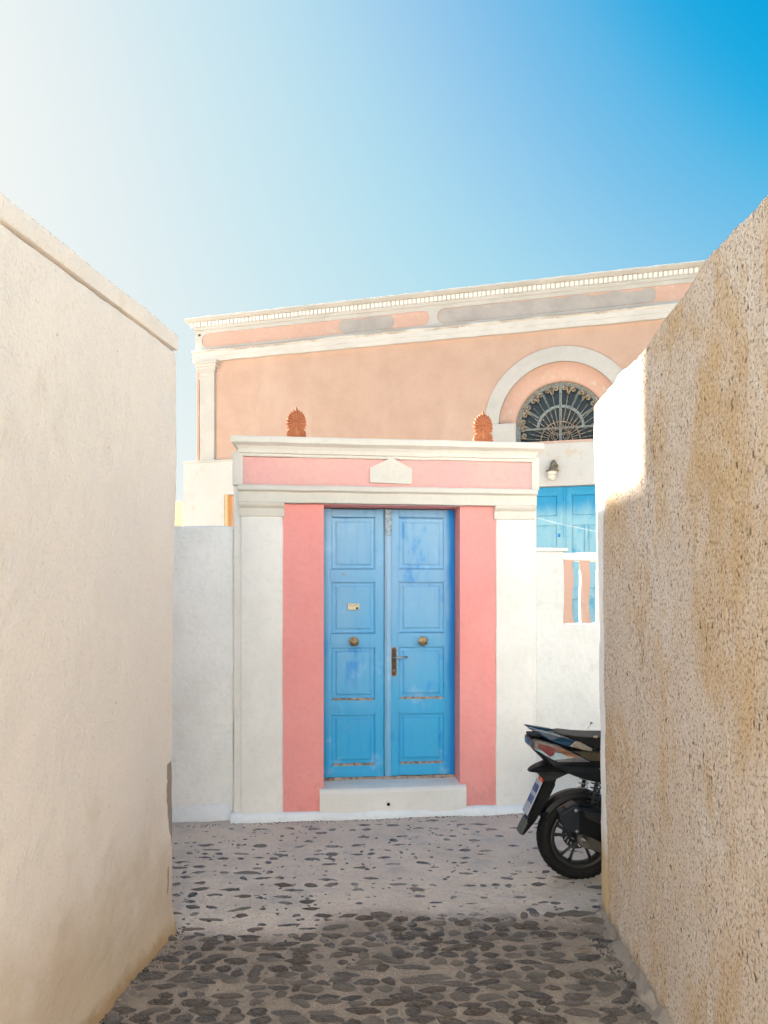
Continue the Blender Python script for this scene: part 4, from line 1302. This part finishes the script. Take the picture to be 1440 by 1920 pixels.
    pan = [(-0.060, 0.770), (0.036, 0.769), (0.115, 0.753), (0.30, 0.712), (0.30, 0.690), (0.115, 0.716), (0.03, 0.716)]
    v, f = pillow(pan, 0.1285, 0.98)
    fix_normals(link_mesh('side_panel', v, f, OLIVE, t))
    MB().add(tube([(0.080, -0.128, 0.672), (0.115, -0.128, 0.660), (0.20, -0.128, 0.645)], 0.0028, 5)).build('gold_stripe', flat('gold_stripe_paint', (0.45, 0.27, 0.08), 0.4), t)
    # tail light, wrapped round the tail
    def lens(poly, hw, name, m, par, fr=0.55):
        v, f = pillow(poly, hw, 0.96)
        v = [(p[0], p[1] * (0.57 + 0.45 * min(1, max(0, (p[0] + 0.31) / 0.22))), p[2]) for p in v]
        return fix_normals(link_mesh(name, v, f, m, par))
    tl = lens([(-0.284, 0.832), (-0.150, 0.800), (-0.028, 0.742), (0.026, 0.713), (-0.172, 0.714), (-0.286, 0.776)], 0.1270, 'tail_light', LENSCLEAR, t)
    lens([(-0.262, 0.812), (-0.190, 0.795), (-0.160, 0.776), (-0.176, 0.744), (-0.196, 0.733), (-0.262, 0.786)], 0.1292, 'red_lens', LENSRED, tl)
    lens([(-0.175, 0.797), (-0.12, 0.782), (-0.034, 0.741), (-0.040, 0.735), (-0.105, 0.741), (-0.150, 0.768)], 0.1296, 'amber_lens', LENSORANGE, tl)
    lens([(-0.286, 0.838), (-0.150, 0.806), (-0.140, 0.800), (-0.280, 0.826), (-0.294, 0.80), (-0.292, 0.776), (-0.302, 0.79), (-0.304, 0.828)], 0.1300, 'black_bezel', BLACKG, tl)
    lens([(-0.168, 0.722), (0.018, 0.718), (0.026, 0.711), (-0.160, 0.709)], 0.1305, 'silver_edge', LENSCLEAR, tl)
    # ---- grab rails
    rail = [(-0.314, 0.893), (-0.300, 0.896), (-0.146, 0.862), (-0.070, 0.838), (-0.029, 0.823), (0.038, 0.788), (0.034, 0.772), (-0.010, 0.778), (-0.091, 0.797), (-0.150, 0.812), (-0.207, 0.832)]
    for s in (-1, 1):
        v, f = pillow(rail, 0.016, 0.80)
        v = [(p[0], s * (0.050 + 0.075 * min(1, max(0, (p[0] + 0.314) / 0.2))) + p[1], p[2]) for p in v]
        gr = fix_normals(link_mesh('grab_rail', v, f, BLUEBLK, t))
        en = [(-0.092, 0.802), (-0.060, 0.833), (-0.029, 0.8235), (0.039, 0.788), (0.035, 0.773), (-0.010, 0.779)]
        v, f = pillow(en, 0.0175, 0.90)
        v = [(p[0], s * 0.1255 + p[1], p[2]) for p in v]
        fix_normals(link_mesh('rail_reflection', v, f, TAN, gr))  # tan piece stands in for the beige reflection on the rail
    MB().add(soft_box(-0.30, -0.08, -0.055, 0.055, 0.838, 0.856, 0.006, 0.1), Matrix.Translation((0, 0, 0)) ).build('rail_bridge', BLACKP, t, True)
    # ---- seat
    seat = [(-0.140, 0.862), (-0.110, 0.864), (-0.03, 0.854), (0.05, 0.850), (0.20, 0.848), (0.30, 0.838), (0.36, 0.805), (0.45, 0.790), (0.60, 0.790), (0.72, 0.800), (0.76, 0.780), (0.70, 0.735), (0.45, 0.722), (0.20, 0.740), (0.115, 0.760), (0.03, 0.790), (-0.084, 0.828)]
    v, f = pillow(seat, 0.115, 0.88, 0, 0.7)
    fix_normals(link_mesh('seat', v, f, SEATM, t, False))
    # ---- mudguard and number plate holder
    mg = [(-0.300, 0.634), (-0.286, 0.650), (-0.250, 0.668), (-0.195, 0.686), (-0.10, 0.668), (-0.060, 0.635), (-0.084, 0.625), (-0.146, 0.597), (-0.152, 0.580), (-0.207, 0.580), (-0.240, 0.612), (-0.246, 0.630)]
    v, f = pillow(mg, 0.062, 0.93)
    v = [(p[0], p[1] * (0.5 + 0.5 * min(1, max(0, (p[0] + 0.30) / 0.1))), p[2]) for p in v]
    fix_normals(link_mesh('rear_mudguard', v, f, BLACKP, t))
    br = [(-0.214, 0.590), (-0.150, 0.590), (-0.150, 0.560), (-0.182, 0.495), (-0.226, 0.42), (-0.268, 0.348), (-0.330, 0.270), (-0.338, 0.268), (-0.342, 0.288), (-0.318, 0.350), (-0.292, 0.400), (-0.240, 0.530)]
    v, f = pillow(br, 0.050, 0.93)
    v = [(p[0], p[1] * (0.75 if p[2] < 0.35 else 1.0), p[2]) for p in v]
    fix_normals(link_mesh('plate_holder', v, f, BLACKP, t))
    MB().add(soft_box(-0.008, 0.008, -0.048, 0.048, -0.046, 0.046, 0.003, 0.1), Matrix.Translation((-0.332, 0, 0.318)) @ Matrix.Rotation(R(27), 4, 'Y')).build('mud_flap', flat('dusty_plastic', (0.085, 0.08, 0.075), 0.7), t, True)
    xf = Matrix.Translation((-0.262, 0, 0.478)) @ Matrix.Rotation(R(24.5), 4, 'Y')
    npo = MB().add(bevel_box(-0.016, -0.012, -0.062, 0.062, -0.105, 0.105, 0.0015), xf).build('number_plate', NPLATE, t, True)
    mb = MB()
    rnd = random.Random(4)
    for row in (0.055, -0.015):
        for k in range(4):
            y0 = -0.050 + 0.026 * k
            mb.add(box(-0.0178, -0.0158, y0, y0 + 0.004, row - 0.022, row + 0.022), xf)
            mb.add(box(-0.0177, -0.0158, y0 + 0.013, y0 + 0.017, row - 0.022, row + 0.022), xf)
            mb.add(box(-0.0176, -0.0158, y0, y0 + 0.017, row - 0.002 + 0.02 * rnd.choice((-1, 0, 1)), row + 0.002 + 0.02 * rnd.choice((-1, 0, 1)) + 0.003), xf)
    mb.build('plate_marks', NBLUE, npo)
    MB().add(soft_box(-0.232, -0.214, -0.030, 0.030, 0.560, 0.602, 0.004, 0.1)).build('reflector', REFL, t, True)
    # ---- hugger over the tyre
    v, f = [], []
    nn = 22
    for i in range(nn + 1):
        a = R(152 - 112 * i / nn)
        rr = 0.272 - 0.0 * i
        wd_ = 0.066 if i > 2 else 0.066 * (0.45 + 0.27 * i)
        for (yy, dr) in ((-wd_, -0.030), (-wd_ * 0.85, -0.004), (0, 0.004), (wd_ * 0.85, -0.004), (wd_, -0.030)):
            v.append((rr * math.cos(a) + dr * math.cos(a), yy, ZC + (rr + dr) * math.sin(a)))
        for (yy, dr) in ((wd_ * 0.96, -0.032), (wd_ * 0.8, -0.009), (0, -0.002), (-wd_ * 0.8, -0.009), (-wd_ * 0.96, -0.032)):
            v.append((rr * math.cos(a) + dr * math.cos(a), yy, ZC + (rr + dr) * math.sin(a)))
    for i in range(nn):
        for k in range(10):
            a, b = i * 10 + k, i * 10 + (k + 1) % 10
            f.append((a, b, b + 10, a + 10))
    f.append(tuple(range(10))); f.append(tuple(nn * 10 + k for k in range(10)))
    fix_normals(link_mesh('tyre_hugger', v, f, BLACKP, t, False))
    # ---- engine, swing arm, belt case
    eng = [(-0.05, 0.33), (0.02, 0.40), (0.20, 0.43), (0.42, 0.44), (0.62, 0.36), (0.62, 0.22), (0.45, 0.15), (0.20, 0.17), (0.02, 0.19), (-0.05, 0.24)]
    v, f = pillow(eng, 0.045, 0.9, 0.115)
    fix_normals(link_mesh('engine_case', v, f, BLACKP, t))
    v, f = pillow([(0.16, 0.44), (0.40, 0.47), (0.70, 0.40), (0.70, 0.20), (0.45, 0.14), (0.28, 0.18)], 0.13, 0.85)
    fix_normals(link_mesh('engine_block', v, f, RIMM, t))
    arm = [(-0.034, 0.285), (-0.034, 0.245), (-0.014, 0.218), (0.115, 0.178), (0.30, 0.15), (0.42, 0.18), (0.42, 0.26), (0.20, 0.27), (0.02, 0.30)]
    v, f = pillow(arm, 0.016, 0.92, -0.088)
    fix_normals(link_mesh('swing_arm', v, f, flat('grey_cast_alloy', (0.15, 0.135, 0.12), 0.5, 0.5), t))
    # ---- silencer
    mf = [(-0.135, 0.466), (-0.084, 0.488), (0.02, 0.478), (0.115, 0.440), (0.40, 0.315), (0.46, 0.25), (0.38, 0.200), (0.26, 0.198), (0.115, 0.244), (0.02, 0.300), (-0.060, 0.328), (-0.105, 0.338), (-0.152, 0.376), (-0.168, 0.440)]
    v, f = pillow(mf, 0.056, 0.80, -0.170, 0.5)
    mo = fix_normals(link_mesh('silencer', v, f, BLACKP, t, False))
    v, f = pillow([(-0.170, 0.444), (-0.086, 0.494), (-0.070, 0.492), (-0.062, 0.470), (-0.056, 0.322), (-0.108, 0.333), (-0.156, 0.374)], 0.060, 0.84, -0.170, 0.5)
    fix_normals(link_mesh('silencer_cap', v, f, flat('blue_black_plastic', (0.008, 0.011, 0.016), 0.4), mo))
    v, f = pillow([(-0.04, 0.462), (0.05, 0.445), (0.30, 0.335), (0.36, 0.275), (0.28, 0.285), (0.10, 0.365), (-0.03, 0.425)], 0.062, 0.92, -0.172, 0.6)
    fix_normals(link_mesh('heat_shield', v, f, flat('brown_black_shield', (0.014, 0.012, 0.011), 0.45), mo))
    # ---- shocks
    for s in (-1, 1):
        p0, p1 = Vector((0.075, s * 0.105, 0.60)), Vector((0.020, s * 0.105, 0.34))
        sh = MB().add(tube([p0, p1], 0.012, 8)).build('shock_absorber', RIMM, t, True)
        ax = (p1 - p0)
        u = Vector((0, 1, 0)); w = ax.normalized().cross(u)
        pts = [p0 + ax * (q / 90 * 0.8) + (u * math.cos(q / 90 * 2 * math.pi * 8) + w * math.sin(q / 90 * 2 * math.pi * 8)) * 0.028 for q in range(91)]
        MB().add(tube(pts, 0.0045, 5)).build('spring', STEEL if s > 0 else RIMM, sh, True)
    for (bx, bz) in ((-0.085, 0.465), (-0.080, 0.350), (0.06, 0.400)):
        MB().add(lathe([(0.010, 0), (0.010, 0.006), (0.006, 0.009)], 6, 'Y'), Matrix.Translation((bx, -0.232, bz))).build('bolt', STEEL, mo, True)
    MB().add(tube([(0.10, -0.10, 0.56), (0.05, -0.115, 0.50), (0.06, -0.12, 0.44), (0.0, -0.11, 0.36), (-0.01, -0.10, 0.30)], 0.005, 6)).build('brake_hose', BLACKP, t, True)
    MB().add(lathe([(0.020, 0), (0.020, 0.010), (0.012, 0.016), (0.012, 0.022)], 6, 'Y'), Matrix.Translation((0.0, -0.100, 0.2635))).build('axle_nut', STEEL, t, True)
    # ---- the part of the scooter that stands behind the wall
    fl = [(0.50, 0.66), (0.56, 0.50), (0.62, 0.34), (1.00, 0.28), (1.08, 0.36), (1.14, 0.62), (1.10, 0.95), (1.02, 1.02), (1.00, 0.80), (0.94, 0.50), (0.86, 0.44), (0.72, 0.46), (0.64, 0.68)]
    v, f = pillow(fl, 0.15, 0.85)
    fix_normals(link_mesh('front_body', v, f, BLACKG, t))
    MB().add(tube([(1.05, 0, 1.02), (1.18, 0, 0.60), (1.29, 0.075, 0.27)], 0.022, 10)).add(tube([(1.18, 0, 0.60), (1.27, -0.075, 0.27)], 0.022, 10)).build('fork', RIMM, t, True)
    MB().add(tube([(0.92, -0.34, 1.04), (0.99, -0.20, 1.06), (1.03, 0, 1.03), (0.99, 0.20, 1.06), (0.92, 0.34, 1.04)], 0.014, 10)).build('handlebar', BLACKP, t, True)
    v, f = pillow([(1.00, 1.02), (1.12, 1.04), (1.18, 0.94), (1.12, 0.90), (1.02, 0.93)], 0.10, 0.8)
    fix_normals(link_mesh('headlight', v, f, LENSCLEAR, t))
    v, f = pillow([(1.10, 0.48), (1.20, 0.535), (1.36, 0.52), (1.50, 0.44), (1.52, 0.40), (1.38, 0.49), (1.22, 0.50)], 0.06, 0.9)
    fix_normals(link_mesh('front_mudguard', v, f, BLACKG, t))
    for s in (-1, 1):
        m = MB().add(tube([(1.0, s * 0.2, 1.06), (1.02, s * 0.26, 1.20)], 0.006, 6)).build('mirror', BLACKP, t, True)
        MB().add(soft_box(-0.012, 0.012, -0.06, 0.06, -0.035, 0.035, 0.012, 0.05), Matrix.Translation((1.02, s * 0.28, 1.23))).build('mirror_glass', BLACKG, m, True)
    # centre stand, its feet just clear of the wheel
    MB().add(tube([(0.32, -0.09, 0.18), (0.24, -0.11, 0.02), (0.20, -0.13, 0.004)], 0.011, 8)).add(tube([(0.32, 0.09, 0.18), (0.24, 0.11, 0.02), (0.20, 0.13, 0.004)], 0.011, 8)).build('centre_stand', RIMM, t, True)
build_scooter()

# ================================================================== ADDED HOUSES (unseen, put in to block and bounce the sunlight)
def cube_house(name, label, boxes, windows=()):
    t = thing(name, label, 'house', (0, 0, 0))
    for i, b in enumerate(boxes):
        MB().add(soft_box(*b, 0.04, 1.5)).build('wall', WHITE, t, True)
    for (x0, x1, y0, y1, z0, z1) in windows:
        MB().add(box(x0, x1, y0, y1, z0, z1)).build('window', BLUE2, t)
    return t
cube_house('added_shade_house', 'unseen tall white house added to shape the sun patch on the right wall', [(-8.8, -6.30, 7.6, 9.43, -0.05, 9.8), (-8.8, -6.30, 9.435, 10.18, -0.05, 7.78)])  # added unseen blocks whose edges cut the sunlight on the right wall
cube_house('added_bounce_house', 'unseen long white house added behind the viewer to bounce sunlight', [(-9.0, 9.0, -10.0, -3.8, -0.05, 5.8)], [(-4.2, -3.0, -3.81, -3.76, 1.0, 2.6), (2.0, 3.2, -3.81, -3.76, 1.0, 2.6), (-0.7, 0.6, -3.81, -3.76, 0.0, 2.3)])  # added unseen house whose sunlit front throws warm light into the alley
# distant sandy block glimpsed between the left house and the mansion
d = thing('sandy_block', 'small sandy wall end glimpsed in the gap left of the mansion', 'house', (0, 0, 0))
MB().add(soft_box(-7.6, -4.60, 17.0, 20.0, 0, 3.85, 0.03, 0.5)).build('wall', SANDY, d, True)
